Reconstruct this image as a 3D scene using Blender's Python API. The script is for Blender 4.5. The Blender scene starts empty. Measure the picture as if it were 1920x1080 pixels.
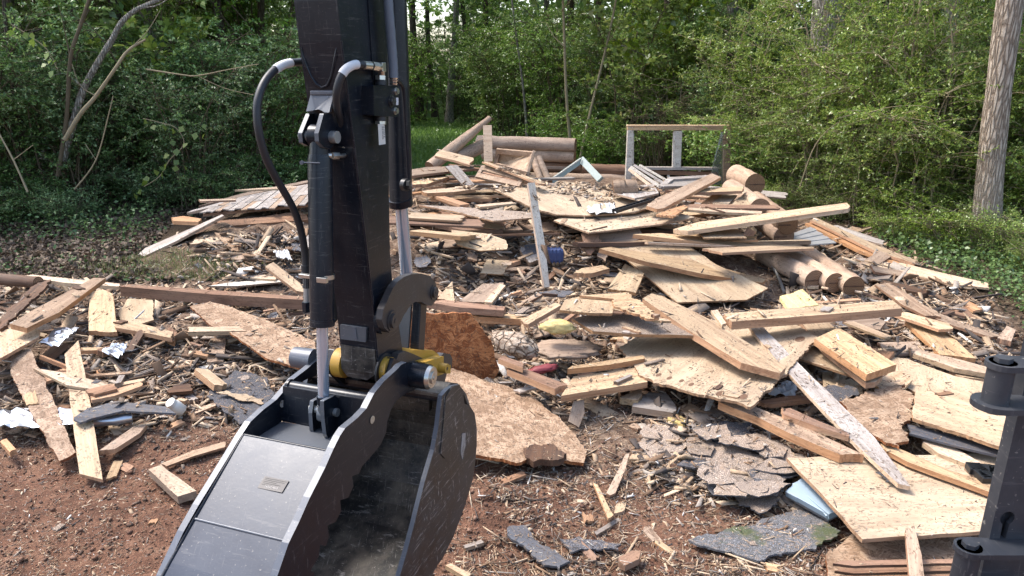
import bpy, math, random
import numpy as np
from mathutils import Vector, Matrix, noise
from mathutils.bvhtree import BVHTree
from mathutils.geometry import tessellate_polygon

# ------------------------------------------------------------ camera, sky, sun, exposure
SC = bpy.context.scene
COL = SC.collection
F, CX, CY, PITCH, EYE = 1350.0, 960.0, 540.0, math.radians(17.3), 2.0
cd = bpy.data.cameras.new('camera'); cam = bpy.data.objects.new('camera', cd); COL.objects.link(cam)
cam.location = (0, 0, EYE); cam.rotation_euler = (math.radians(90 - 17.3), 0, 0)
cd.sensor_width = 36; cd.lens = F / 1920 * 36; cd.clip_start = 0.05; cd.clip_end = 2000
SC.camera = cam
SUN = Vector((-0.50, 0.22, 0.84)).normalized()
elev = math.asin(SUN.z); azim = math.atan2(SUN.x, SUN.y)
W = bpy.data.worlds.new('World'); SC.world = W; W.use_nodes = True
wn = W.node_tree; wn.nodes.clear()
sky = wn.nodes.new('ShaderNodeTexSky'); sky.sky_type = 'NISHITA'; sky.sun_disc = False
sky.sun_elevation = elev; sky.sun_rotation = azim; sky.dust_density = 3.0; sky.air_density = 1.0; sky.ozone_density = 1.0
bg = wn.nodes.new('ShaderNodeBackground'); bg.inputs[1].default_value = 0.15
wo = wn.nodes.new('ShaderNodeOutputWorld')
wn.links.new(sky.outputs[0], bg.inputs[0]); wn.links.new(bg.outputs[0], wo.inputs[0])
sl = bpy.data.lights.new('sun', 'SUN'); sl.energy = 1.5; sl.angle = math.radians(14); sl.color = (1.0, 0.965, 0.92)
so = bpy.data.objects.new('sun', sl); COL.objects.link(so); so.location = SUN * 40
so.rotation_euler = SUN.to_track_quat('Z', 'Y').to_euler()
SC.view_settings.view_transform = 'Standard'; SC.view_settings.look = 'None'
SC.view_settings.exposure = 1.66; SC.view_settings.gamma = 1.0
SC.render.engine = 'CYCLES'

# ------------------------------------------------------------ pixel <-> world
sp, cp = math.sin(PITCH), math.cos(PITCH)
FW = Vector((0, cp, -sp)); RT = Vector((1, 0, 0)); UP = Vector((0, sp, cp)); EYEP = Vector((0, 0, EYE))
def ray(px, py): return FW + RT * ((px - CX) / F) - UP * ((py - CY) / F)
def proj(P):
    v = P - EYEP; d = v.dot(FW)
    return CX + F * v.x / d, CY - F * v.dot(UP) / d
def on_z(px, py, z):
    r = ray(px, py); return EYEP + r * ((z - EYE) / r.z)
def at_y(px, py, y):
    r = ray(px, py); return EYEP + r * (y / r.y)
def sm(a, b, x):
    t = min(1, max(0, (x - a) / (b - a))); return t * t * (3 - 2 * t)
def H(x, y):
    n = noise.noise(Vector((x * 1.3, y * 1.3, 3.1)))
    n2 = noise.noise(Vector((x * 5, y * 5, 1.7))); n3 = noise.noise(Vector((x * 17, y * 17, 0.4)))
    pile = 0.30 * sm(6.1, 7.4, y) * sm(12.6, 11, y) * sm(-4.2, -3.0, x) * (1 - sm(1.9, 3.3, x))
    heap = 0.12 * math.exp(-((x + 2.6) / 1.3) ** 2 - ((y - 4.9) / 0.8) ** 2)
    rh = 0.10 * math.exp(-((x - 2.0) / 1.2) ** 2 - ((y - 4.4) / 1.0) ** 2)
    deb = sm(3.4, 4.4, y) * (1 - sm(11, 13, y)) * (1 - sm(3.6, 4.6, abs(x)))
    near = 1 - sm(9, 14, y)
    n4 = noise.noise(Vector((x * 2.9, y * 4.1, 7.7))); h = pile + heap + rh + n * 0.03 * near + deb * 0.05 * (n2 * 0.7 + 0.3) + near * (0.016 * n2 + 0.016 * n3 + 0.022 * max(0, n4 * 2 - .2))
    if 2.6 < y < 3.15 and -0.3 < x < 0.15:
        ph = ((y - 2.64) / 0.155) % 1
        h += 0.022 * sm(0.1, 0.25, ph) * sm(0.85, 0.7, ph) * sm(-0.28, -0.22, x + 0.3 * (y - 2.9)) * sm(0.13, 0.08, x + 0.3 * (y - 2.9))
    return h
def on_g(px, py, dz=0.0):
    r = ray(px, py); z = 0.05
    for i in range(12):
        P = EYEP + r * ((z + dz - EYE) / r.z)
        z = 0.5 * z + 0.5 * H(P.x, P.y)
    return EYEP + r * ((z + dz - EYE) / r.z)

# ------------------------------------------------------------ mesh builder
class MB:
    def __init__(s): s.v = []; s.f = []; s.m = []; s.sm = []
    def add(s, vs, fs, mi=0, smooth=False):
        o = len(s.v); s.v += [tuple(v) for v in vs]
        for f in fs: s.f.append([i + o for i in f]); s.m.append(mi); s.sm.append(smooth)
    def box(s, c, e, R=None, mi=0):
        R = R or Matrix.Identity(3); c = Vector(c)
        vs = [c + R @ Vector((sx * e[0] / 2, sy * e[1] / 2, sz * e[2] / 2)) for sz in (-1, 1) for sy in (-1, 1) for sx in (-1, 1)]
        s.add(vs, [(0, 2, 3, 1), (4, 5, 7, 6), (0, 1, 5, 4), (2, 6, 7, 3), (0, 4, 6, 2), (1, 3, 7, 5)], mi)
    def bar(s, A, B, w, d, up=(0, 0, 1), mi=0):
        A = Vector(A); B = Vector(B); x = (B - A).normalized(); z = Vector(up); y = z.cross(x)
        if y.length < 1e-3: y = Vector((1, 0, 0)).cross(x)
        y.normalize(); z = x.cross(y)
        s.box((A + B) / 2, ((B - A).length, w, d), Matrix((x, y, z)).transposed(), mi)
    def tube(s, pts, r, n=8, mi=0, caps=True, capmi=None, smooth=True):
        pts = [Vector(p) for p in pts]; k = len(pts)
        rs = r if hasattr(r, '__len__') else [r] * k
        t0 = (pts[1] - pts[0]).normalized(); a = Vector((0, 0, 1)) if abs(t0.z) < 0.9 else Vector((1, 0, 0))
        u = t0.cross(a).normalized(); vs = []
        for i, p in enumerate(pts):
            t = (pts[min(i + 1, k - 1)] - pts[max(i - 1, 0)])
            if t.length < 1e-9: t = t0
            t.normalize(); u = (u - t * u.dot(t)).normalized(); w = t.cross(u)
            for j in range(n):
                an = 2 * math.pi * j / n; vs.append(p + (u * math.cos(an) + w * math.sin(an)) * rs[i])
        fs = [(i * n + j, i * n + (j + 1) % n, (i + 1) * n + (j + 1) % n, (i + 1) * n + j) for i in range(k - 1) for j in range(n)]
        s.add(vs, fs, mi, smooth)
        if caps:
            cm = mi if capmi is None else capmi
            s.add(vs[:n], [tuple(range(n - 1, -1, -1))], cm); s.add(vs[-n:], [tuple(range(n))], cm)
    def prism(s, top, vec, mi=0, smi=None, bmi=None):
        """polygon (list of Vector) extruded by vec; ear-clipped caps"""
        n = len(top); vec = Vector(vec); bot = [p + vec for p in top]
        nr = Vector((0, 0, 0))
        for i in range(n): nr += top[i].cross(top[(i + 1) % n])
        flip = nr.dot(vec) > 0
        tri = tessellate_polygon([top]) ; smi = mi if smi is None else smi; bmi = mi if bmi is None else bmi
        def ori(t, P, want):
            a, b, c = P[t[0]], P[t[1]], P[t[2]]
            return t if (b - a).cross(c - a).dot(want) > 0 else (t[0], t[2], t[1])
        s.add(top, [ori(t, top, -vec) for t in tri], mi); s.add(bot, [ori(t, bot, vec) for t in tri], bmi)
        fs = [(i, (i + 1) % n, n + (i + 1) % n, n + i) for i in range(n)]
        if not flip: fs = [f[::-1] for f in fs]
        s.add(top + bot, fs, smi)
    def disc(s, c, ax, r, h, n=20, mi=0): 
        c = Vector(c); ax = Vector(ax).normalized(); s.tube([c - ax * h / 2, c + ax * h / 2], r, n, mi)
def mesh(name, mb, mats):
    me = bpy.data.meshes.new(name); me.from_pydata(mb.v, [], mb.f)
    for m in (mats if isinstance(mats, (list, tuple)) else [mats]): me.materials.append(m)
    me.polygons.foreach_set('material_index', mb.m); me.polygons.foreach_set('use_smooth', mb.sm); me.update()
    return me
def tag(o, label=None, cat=None, group=None, kind=None):
    if label: o['label'] = label
    if cat: o['category'] = cat
    if group: o['group'] = group
    if kind: o['kind'] = kind
    return o
def link(name, data, parent=None, bev=0):
    o = bpy.data.objects.new(name, data); COL.objects.link(o)
    if parent is not None:
        o.parent = parent
        if parent.type == 'EMPTY': o.matrix_parent_inverse = parent.matrix_basis.inverted()
    if bev:
        b = o.modifiers.new('bevel', 'BEVEL'); b.width = bev; b.segments = 2; b.limit_method = 'ANGLE'; b.angle_limit = math.radians(40)
    return o
def obj(name, mb, mats, parent=None, bev=0): return link(name, mesh(name, mb, mats), parent, bev)
def empty(name, loc=(0, 0, 0)):
    o = bpy.data.objects.new(name, None); COL.objects.link(o); o.empty_display_size = 0.2
    o.matrix_basis = Matrix.Translation(loc); return o

# ------------------------------------------------------------ materials
class NT:
    def __init__(s, name):
        s.m = bpy.data.materials.new(name); s.m.use_nodes = True; s.t = s.m.node_tree; s.t.nodes.clear()
        s.out = s.n('OutputMaterial'); s.b = s.n('BsdfPrincipled'); s.l(s.b.outputs[0], s.out.inputs[0])
    def n(s, k, **kw):
        nd = s.t.nodes.new('ShaderNode' + k)
        for a, v in kw.items(): setattr(nd, a, v)
        return nd
    def l(s, a, b): s.t.links.new(a, b)
    def val(s, inp, v):
        if hasattr(v, 'is_output') or isinstance(v, bpy.types.NodeSocket): s.l(v, inp)
        else: inp.default_value = v
    def math(s, op, a, b=0.0):
        nd = s.n('Math', operation=op); s.val(nd.inputs[0], a); s.val(nd.inputs[1], b); return nd.outputs[0]
    def mix(s, f, a, b, mode='MIX'):
        nd = s.n('MixRGB', blend_type=mode); s.val(nd.inputs[0], f)
        for i, c in ((1, a), (2, b)):
            s.val(nd.inputs[i], c if isinstance(c, bpy.types.NodeSocket) else (*c, 1)) 
        return nd.outputs[0]
    def ramp(s, f, stops, interp='LINEAR'):
        nd = s.n('ValToRGB'); cr = nd.color_ramp; cr.interpolation = interp
        while len(cr.elements) < len(stops): cr.elements.new(0.5)
        for e, (p, c) in zip(cr.elements, stops):
            e.position = p; e.color = (*c, 1) if hasattr(c, '__len__') else (c, c, c, 1)
        s.l(f, nd.inputs[0]); return nd.outputs[0]
    def coord(s, scale=(1, 1, 1), rot=(0, 0, 0), kind='Object', rnd=True):
        tc = s.n('TexCoord').outputs[kind]
        if rnd:
            oi = s.n('ObjectInfo'); k = s.math('MULTIPLY', oi.outputs['Random'], 37.0)
            cb = s.n('CombineXYZ')
            for i in range(3): s.l(k, cb.inputs[i])
            va = s.n('VectorMath', operation='ADD'); s.l(tc, va.inputs[0]); s.l(cb.outputs[0], va.inputs[1]); tc = va.outputs[0]
        mp = s.n('Mapping'); mp.inputs['Scale'].default_value = scale; mp.inputs['Rotation'].default_value = rot
        s.l(tc, mp.inputs[0]); return mp.outputs[0]
    def noise(s, vec, scale=5, detail=4, rough=0.55, dist=0):
        nd = s.n('TexNoise'); nd.inputs['Scale'].default_value = scale; nd.inputs['Detail'].default_value = detail
        nd.inputs['Roughness'].default_value = rough; nd.inputs['Distortion'].default_value = dist; s.l(vec, nd.inputs['Vector']); return nd.outputs[0]
    def voro(s, vec, scale=5, feat='F1', out=0):
        nd = s.n('TexVoronoi', feature=feat); nd.inputs['Scale'].default_value = scale; s.l(vec, nd.inputs['Vector']); return nd.outputs[out]
    def bump(s, h, st=0.3, dist=0.01):
        nd = s.n('Bump'); nd.inputs['Strength'].default_value = st; nd.inputs['Distance'].default_value = dist
        s.l(h, nd.inputs['Height']); s.l(nd.outputs[0], s.b.inputs['Normal'])
    def fin(s, col, rough=0.8, metal=0, spec=0.3):
        s.val(s.b.inputs['Base Color'], col if isinstance(col, bpy.types.NodeSocket) else (*col, 1))
        s.val(s.b.inputs['Roughness'], rough); s.val(s.b.inputs['Metallic'], metal); s.b.inputs['Specular IOR Level'].default_value = spec
        return s.m
def vary(t, col, amt=0.4, sat=0.09):
    oi = t.n('ObjectInfo'); hs = t.n('HueSaturation')
    v = t.math('ADD', t.math('MULTIPLY', oi.outputs['Random'], amt), 1 - amt / 2)
    r2 = t.math('FRACT', t.math('MULTIPLY', oi.outputs['Random'], 17.3))
    t.l(t.math('ADD', t.math('MULTIPLY', r2, sat * 2), 1 - sat), hs.inputs['Saturation'])
    t.l(v, hs.inputs['Value']); t.l(col, hs.inputs['Color']); return hs.outputs[0]
def wood(name, light, dark, dirt=0.35, dirtc=(0.10, 0.065, 0.04), gs=26, stain=0.3, rough=0.75, stainc=(0.16, 0.12, 0.09)):
    t = NT(name)
    g = t.noise(t.coord((1.6, gs, gs)), 1.0, 5, 0.6, 0.6)
    fine = t.noise(t.coord((6, gs * 5, gs * 5)), 1.0, 3, 0.6)
    c = t.ramp(g, [(0.32, dark), (0.47, [a * 0.45 + b * 0.55 for a, b in zip(dark, light)]), (0.6, light)])
    c = t.mix(t.ramp(fine, [(0.4, 0.0), (0.75, 0.5)]), c, dark)
    big = t.noise(t.coord((1.3, 2.6, 2.6)), 1.6, 5, 0.6)
    c = t.mix(t.ramp(big, [(0.45, 0.0), (0.72, stain)]), c, stainc)
    sp1 = t.noise(t.coord((.5, 1, 1)), 85, 3, 0.7); sp2 = t.noise(t.coord(), 7, 3, 0.6)
    k = t.math('MULTIPLY', t.ramp(sp1, [(0.54, 0.0), (0.62, 1.0)]), t.ramp(sp2, [(0.38, 0.15), (0.62, 1.0)]))
    c = t.mix(t.math('MULTIPLY', k, dirt * 1.7), c, dirtc)
    c = vary(t, c)
    t.bump(t.math('ADD', t.math('MULTIPLY', g, 0.6), t.math('ADD', t.math('MULTIPLY', fine, 0.5), t.math('MULTIPLY', k, 0.7))), 0.5, 0.004)
    return t.fin(c, rough)
M = {}
M['pine'] = wood('pine_board', (0.51, 0.37, 0.225), (0.31, 0.20, 0.115), 0.5)
M['fresh'] = wood('fresh_pine', (0.50, 0.29, 0.16), (0.30, 0.15, 0.075), 0.25, gs=34)
M['cream'] = wood('cream_pine', (0.58, 0.44, 0.31), (0.40, 0.27, 0.175), 0.4)
M['tan'] = wood('tan_board', (0.40, 0.29, 0.205), (0.23, 0.15, 0.10), 0.6, stain=0.5)
M['ply'] = wood('plywood_face', (0.50, 0.385, 0.255), (0.34, 0.24, 0.15), 0.42, gs=11, stain=0.4, stainc=(0.25, 0.17, 0.12))
M['plyedge'] = wood('plywood_edge', (0.44, 0.26, 0.14), (0.20, 0.11, 0.06), 0.3, gs=90)
M['grey'] = wood('weathered_grey', (0.40, 0.36, 0.325), (0.22, 0.185, 0.16), 0.5, stain=0.4)
M['white'] = wood('painted_white', (0.66, 0.62, 0.55), (0.50, 0.44, 0.36), 0.55, stain=0.3, stainc=(.35, .26, .18))
M['rot'] = wood('rotten_brown', (0.13, 0.065, 0.035), (0.04, 0.02, 0.014), 0.7)
M['brown'] = wood('brown_board', (0.31, 0.18, 0.11), (0.15, 0.075, 0.045), 0.45)
M['log'] = wood('log_side', (0.50, 0.36, 0.255), (0.29, 0.19, 0.13), 0.5, gs=9, stain=0.5)
M['yellow_ply'] = wood('yellow_foam_board', (0.66, 0.52, 0.22), (0.50, 0.36, 0.14), 0.4)
M['slate'] = wood('slate_grey', (0.11, 0.115, 0.13), (0.055, 0.055, 0.065), 0.4, dirtc=(0.25, 0.18, 0.12))
def endgrain():
    t = NT('log_end'); v = t.coord((1, 1, 1)); w = t.n('TexWave', wave_type='RINGS', rings_direction='X'); w.inputs['Scale'].default_value = 22
    w.inputs['Distortion'].default_value = 2; w.inputs['Detail'].default_value = 2; tc = t.n('TexCoord'); t.l(tc.outputs['Object'], w.inputs['Vector'])
    n = t.noise(v, 40, 4, 0.7)
    c = t.ramp(t.math('ADD', t.math('MULTIPLY', w.outputs[1], 0.6), t.math('MULTIPLY', n, 0.5)), [(0.3, (0.12, 0.065, 0.035)), (0.9, (0.32, 0.19, 0.11))])
    t.bump(n, 0.5, 0.004); return t.fin(vary(t, c), 0.9)
M['end'] = endgrain()
def osb(name, light, dark):
    t = NT(name); v = t.coord(); wob = t.noise(v, 9, 2); c = None
    cell = t.n('TexVoronoi', feature='F1'); cell.inputs['Scale'].default_value = 22; t.l(v, cell.inputs['Vector'])
    sp_ = t.n('SeparateColor'); t.l(cell.outputs['Color'], sp_.inputs[0]); ang = t.math('MULTIPLY', sp_.outputs[0], 3.14)
    vr = t.n('VectorRotate', rotation_type='Z_AXIS'); t.l(v, vr.inputs['Vector']); t.l(ang, vr.inputs['Angle'])
    mp = t.n('Mapping'); mp.inputs['Scale'].default_value = (8, 150, 60); t.l(vr.outputs[0], mp.inputs[0]); g = t.noise(mp.outputs[0], 1.0, 3, 0.6)
    mp2 = t.n('Mapping'); mp2.inputs['Scale'].default_value = (14, 70, 30); mp2.inputs['Rotation'].default_value = (0, 0, 0.9); t.l(v, mp2.inputs[0]); g2 = t.noise(mp2.outputs[0], 1.0, 3, 0.6, 1.0)
    hs = t.math('ADD', t.math('MULTIPLY', g, .5), t.math('ADD', t.math('MULTIPLY', g2, .35), t.math('MULTIPLY', sp_.outputs[1], .15)))
    c = t.ramp(hs, [(0.38, [x * .7 for x in dark]), (0.46, dark), (0.53, [0.5 * (p + q) for p, q in zip(light, dark)]), (0.62, light)])
    big = t.noise(v, 3, 5, 0.65); c = t.mix(t.ramp(big, [(0.42, 0.0), (0.68, 0.6)]), c, [x * 0.62 for x in dark])
    sp = t.noise(v, 70, 3, 0.7); c = t.mix(t.ramp(sp, [(0.54, 0.0), (0.62, 0.7)]), c, (0.09, 0.055, 0.035))
    t.bump(hs, 0.9, 0.006); return t.fin(vary(t, c, 0.2), 0.85)
M['osb'] = osb('osb_tan', (0.47, 0.345, 0.24), (0.28, 0.18, 0.115))
M['osb_or'] = osb('osb_orange', (0.50, 0.23, 0.105), (0.22, 0.075, 0.03))
def shingle(name, a, b, moss=0.0):
    t = NT(name); n = t.voro(t.coord(), 260); n2 = t.noise(t.coord(), 6, 4, 0.6)
    c = t.ramp(n, [(0.15, b), (0.6, a), (0.8, [x * 2.2 for x in a])]); c = t.mix(t.ramp(n2, [(0.4, 0.0), (0.7, 0.6)]), c, [x * 1.8 + 0.02 for x in b])
    d = t.noise(t.coord(), 35, 4, 0.7); c = t.mix(t.ramp(d, [(0.55, 0.0), (0.66, 0.8)]), c, (0.28, 0.20, 0.14))
    if moss:
        mm = t.noise(t.coord(), 3.5, 4, 0.6); c = t.mix(t.ramp(mm, [(0.55, 0.0), (0.62, moss)]), c, (0.05, 0.065, 0.015))
    t.bump(n, 0.6, 0.003); return t.fin(vary(t, c, 0.4), 0.9)
M['shingle'] = shingle('asphalt_shingle', (0.085, 0.083, 0.09), (0.03, 0.029, 0.03))
M['shingle_moss'] = shingle('mossy_shingle', (0.10, 0.10, 0.105), (0.035, 0.033, 0.033), 0.75)
M['felt'] = shingle('dusty_shingle', (0.25, 0.20, 0.16), (0.11, 0.08, 0.06))
def paint(name, base, rough=0.38, scratch=0.25, dust=0.25, metal=0.0, ss=(3, 3, 40), dustc=(0.12, 0.115, 0.115), spec=0.5):
    t = NT(name); n = t.noise(t.coord(rnd=False), 9, 6, 0.7); s1 = t.noise(t.coord(ss, (0.4, 0.7, 0.2), rnd=False), 4, 4, 0.8); s2 = t.noise(t.coord((60, 4, 5), (0.3, 0.5, 1.1), rnd=False), 3, 4, 0.8)
    pit = t.noise(t.coord(rnd=False), 160, 2, 0.5)
    c = t.mix(t.math('MULTIPLY', t.ramp(n, [(0.42, 0.0), (0.75, 1.0)]), dust), base, dustc)
    sc = t.math('MAXIMUM', t.ramp(s1, [(0.59, 0.0), (0.66, 1.0)]), t.ramp(s2, [(0.61, 0.0), (0.67, 1.0)]))
    c = t.mix(t.math('MULTIPLY', sc, scratch), c, (0.30, 0.28, 0.26))
    c = t.mix(t.ramp(pit, [(0.68, 0.0), (0.74, min(1, dust * 1.2))]), c, (0.35, 0.32, 0.28))
    t.bump(t.math('ADD', t.math('MULTIPLY', pit, 0.2), n), 0.12, 0.003)
    return t.fin(c, t.math('ADD', t.math('MULTIPLY', n, 0.25), rough - 0.1), metal, spec)
M['black'] = paint('black_paint', (0.005, 0.0075, 0.013), 0.30, 0.16, 0.08, spec=0.35)
M['blackrough'] = paint('worn_black_steel', (0.012, 0.012, 0.012), 0.40, 0.9, 0.3, ss=(2, 2, 30))
M['muddy'] = paint('muddy_black_steel', (0.014, 0.013, 0.013), 0.5, 0.6, 0.5, dustc=(0.30, 0.25, 0.19))
M['web'] = paint('sky_sheen_blue_black_paint', (0.016, 0.026, 0.048), 0.34, 0.12, 0.35, 0.0, dustc=(0.055, 0.07, 0.10), spec=0.42)  # bluish blotches put the sky's sheen into the web's colour
M['edge'] = paint('bare_plate_edge', (0.10, 0.11, 0.13), 0.4, 0.3, 0.4, 0.15)
M['bracket'] = paint('grey_bracket_paint', (0.10, 0.11, 0.125), 0.4, 0.15, 0.4, 0.2)
M['brownsteel'] = paint('bronze_black_steel', (0.035, 0.028, 0.025), 0.45, 0.1, 0.25)
M['yellow'] = paint('yellow_paint', (0.44, 0.245, 0.022), 0.5, 0.15, 0.3, dustc=(0.35, 0.22, 0.08))
M['post'] = paint('blue_black_powder_coat', (0.022, 0.025, 0.032), 0.5, 0.12, 0.35)
def simple(name, col, rough=0.5, metal=0, spec=0.5, nz=0.25, sc=30):
    t = NT(name); n = t.noise(t.coord(), sc, 4, 0.6)
    c = t.mix(t.math('MULTIPLY', n, nz * 2), col, [x * 0.45 for x in col]); t.bump(n, 0.15, 0.002); return t.fin(c, rough, metal, spec)
M['chrome'] = simple('chrome_rod', (0.58, 0.65, 0.74), 0.20, 0.72, nz=0.03)
M['zinc'] = simple('zinc_fitting', (0.62, 0.60, 0.54), 0.3, 0.9, nz=0.2)
M['pin'] = simple('grey_pin', (0.42, 0.42, 0.40), 0.45, 0.7)
M['rubber'] = simple('hose_rubber', (0.02, 0.021, 0.024), 0.5, 0, nz=0.3)
M['hosegrey'] = simple('grey_spiral_sleeve', (0.13, 0.15, 0.18), 0.45, 0, nz=0.2)
M['tape'] = simple('white_tape', (0.62, 0.62, 0.62), 0.6, nz=0.15)
M['plate'] = simple('name_plate_metal', (0.075, 0.065, 0.062), 0.5, 0.0, nz=0.2)
M['gutter'] = simple('aluminium_gutter', (0.60, 0.62, 0.66), 0.32, 0.85, nz=0.2, sc=6)
M['blackpl'] = simple('black_plastic', (0.012, 0.012, 0.014), 0.4)
M['bluejug'] = simple('blue_plastic', (0.04, 0.065, 0.17), 0.5, nz=0.3)
M['red'] = simple('red_rubber', (0.22, 0.03, 0.035), 0.6, nz=0.3)
M['whitepl'] = simple('white_plastic', (0.68, 0.66, 0.60), 0.45, nz=0.15)
M['cloth'] = simple('white_cloth', (0.60, 0.60, 0.60), 0.9, nz=0.4, sc=14)
M['bluegrey'] = simple('blue_grey_vinyl', (0.27, 0.35, 0.42), 0.45, nz=0.2)
M['greengrey'] = simple('grey_green_aluminium', (0.30, 0.36, 0.33), 0.45, nz=0.3)
M['corr'] = simple('grey_metal_sheet', (0.42, 0.41, 0.40), 0.5, 0.3, nz=0.4, sc=8)
def sack():
    t = NT('muddy_sack'); v = t.coord((1, 1.6, 1), (0.4, 0.3, 0.2), rnd=False); e = t.voro(v, 17, 'DISTANCE_TO_EDGE'); n = t.noise(v, 30, 4, 0.7)
    c = t.mix(t.ramp(e, [(0.0, 1.0), (0.07, 0.0)]), t.ramp(n, [(0.35, (0.20, 0.13, 0.085)), (0.6, (0.46, 0.37, 0.28))]), (0.10, 0.055, 0.03))  # dark crease lines put the shade of the folds into the colour
    t.bump(t.math('MINIMUM', e, 0.12), 1.0, 0.08); return t.fin(c, 0.6)
M['sack'] = sack()
M['moss'] = simple('moss', (0.045, 0.06, 0.018), 0.95, nz=0.4)
M['darkmark'] = simple('dark_print', (0.06, 0.055, 0.05), 0.7)
M['litprint'] = simple('pale_stamped_letters', (0.30, 0.28, 0.27), 0.4, 0.0)
M['knot'] = simple('knot_brown', (0.17, 0.09, 0.05), 0.8, nz=0.5, sc=60)
def glass():
    t = NT('dusty_glass'); n = t.noise(t.coord(), 6, 3); t.b.inputs['Transmission Weight'].default_value = 0.7; t.b.inputs['Alpha'].default_value = 0.55
    return t.fin((0.30, 0.34, 0.38), 0.25, 0, 0.5)
M['glass'] = glass()
def bark(name, a, b, sc=9):
    t = NT(name); v0 = t.coord((sc * 2.2, sc * 2.2, sc * 0.33)); wn_ = t.n('TexNoise'); wn_.inputs['Scale'].default_value = 1.2; t.l(v0, wn_.inputs['Vector']); v = t.mix(0.45, v0, wn_.outputs['Color'], 'ADD'); d = t.voro(v, 1.6, 'DISTANCE_TO_EDGE'); n = t.noise(t.coord(), 22, 5, 0.7); n2 = t.noise(t.coord(), 1.7, 3, 0.6)
    h = t.math('ADD', t.math('MINIMUM', t.math('MULTIPLY', d, 2.2), 0.5), t.math('MULTIPLY', n, 0.5))
    c = t.ramp(h, [(0.22, b), (0.55, [0.5 * (x + y) for x, y in zip(a, b)]), (0.85, a)])
    c = t.mix(t.ramp(n2, [(0.5, 0.0), (0.65, 0.4)]), c, [x * 0.7 for x in a]); t.bump(h, 1.0, 0.03); return t.fin(c, 0.95, 0, 0.1)
M['bark'] = bark('tree_bark', (0.50, 0.42, 0.33), (0.17, 0.125, 0.09))
M['barkdark'] = bark('dark_bark', (0.15, 0.12, 0.09), (0.05, 0.038, 0.026), 12)
M['barkpale'] = bark('pale_bark', (0.40, 0.37, 0.31), (0.14, 0.12, 0.095), 11)  # pale tone stands in for sun patches on the thick right-hand trunk
M['stem'] = simple('stem_wood', (0.16, 0.125, 0.08), 0.9, 0, 0.1, 0.5, 10)
M['stempale'] = simple('pale_stem_wood', (0.33, 0.27, 0.17), 0.9, 0, 0.1, 0.4, 10)
def leaf(name, stops, trans=0.35, rough=0.38):
    t = NT(name); g = t.n('NewGeometry'); oi = t.n('ObjectInfo')
    f = t.math('FRACT', t.math('ADD', g.outputs['Random Per Island'], t.math('MULTIPLY', oi.outputs['Random'], 0.35)))
    c = t.ramp(g.outputs['Random Per Island'], stops); c = vary(t, c, 0.45, 0.12)
    t.fin(c, rough, 0, 0.55); tr = t.n('BsdfTranslucent'); t.l(c, tr.inputs[0]); mx = t.n('MixShader'); mx.inputs[0].default_value = trans
    t.l(t.b.outputs[0], mx.inputs[1]); t.l(tr.outputs[0], mx.inputs[2]); t.l(mx.outputs[0], t.out.inputs[0]); return t.m
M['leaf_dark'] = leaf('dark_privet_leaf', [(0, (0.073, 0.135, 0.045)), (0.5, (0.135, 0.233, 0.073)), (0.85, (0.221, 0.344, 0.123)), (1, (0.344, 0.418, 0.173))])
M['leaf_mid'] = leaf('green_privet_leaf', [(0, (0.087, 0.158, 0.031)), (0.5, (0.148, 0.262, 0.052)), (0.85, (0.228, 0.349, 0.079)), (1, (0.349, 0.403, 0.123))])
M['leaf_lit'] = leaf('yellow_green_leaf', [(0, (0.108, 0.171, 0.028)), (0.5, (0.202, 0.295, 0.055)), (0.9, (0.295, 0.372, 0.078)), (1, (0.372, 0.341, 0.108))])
M['leaf_big'] = leaf('broad_yellow_green_leaf', [(0, (0.12, 0.19, 0.04)), (1, (0.22, 0.28, 0.07))], 0.4)
M['leaf_cover'] = leaf('bright_ground_leaf', [(0, (0.06, 0.12, 0.025)), (0.7, (0.13, 0.22, 0.05)), (1, (0.20, 0.30, 0.08))], 0.3)
M['litter'] = leaf('dry_leaf_litter', [(0, (0.05, 0.032, 0.022)), (0.45, (0.13, 0.09, 0.06)), (0.7, (0.21, 0.15, 0.10)), (0.85, (0.27, 0.20, 0.14)), (0.86, (0.05, 0.10, 0.03)), (1, (0.10, 0.16, 0.05))], 0.1, 0.8)
M['grass'] = leaf('lawn_grass', [(0, (0.09, 0.17, 0.04)), (1, (0.18, 0.28, 0.08))], 0.4)
M['drygrass'] = leaf('weed_grass', [(0, (0.08, 0.12, 0.03)), (1, (0.26, 0.26, 0.10))], 0.3)
def chips(name, stops):
    t = NT(name); g = t.n('NewGeometry'); c = t.ramp(g.outputs['Random Per Island'], stops, 'CONSTANT')
    n = t.noise(t.coord(rnd=False), 90, 3, 0.6); c = t.mix(t.ramp(n, [(0.4, 0.0), (0.7, 0.5)]), c, (0.10, 0.06, 0.035)); return t.fin(c, 0.85)
M['chips'] = chips('wood_chip_mix', [(0, (0.40, 0.29, 0.19)), (0.2, (0.24, 0.15, 0.09)), (0.34, (0.52, 0.40, 0.28)), (0.5, (0.13, 0.08, 0.05)), (0.62, (0.22, 0.175, 0.14)), (0.74, (0.055, 0.048, 0.045)), (0.9, (0.36, 0.31, 0.26)), (0.975, (0.62, 0.59, 0.54))])
M['clods'] = chips('soil_clod_mix', [(0, (0.17, 0.088, 0.055)), (0.3, (0.11, 0.058, 0.04)), (0.6, (0.24, 0.14, 0.095)), (0.85, (0.08, 0.05, 0.036))])
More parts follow.
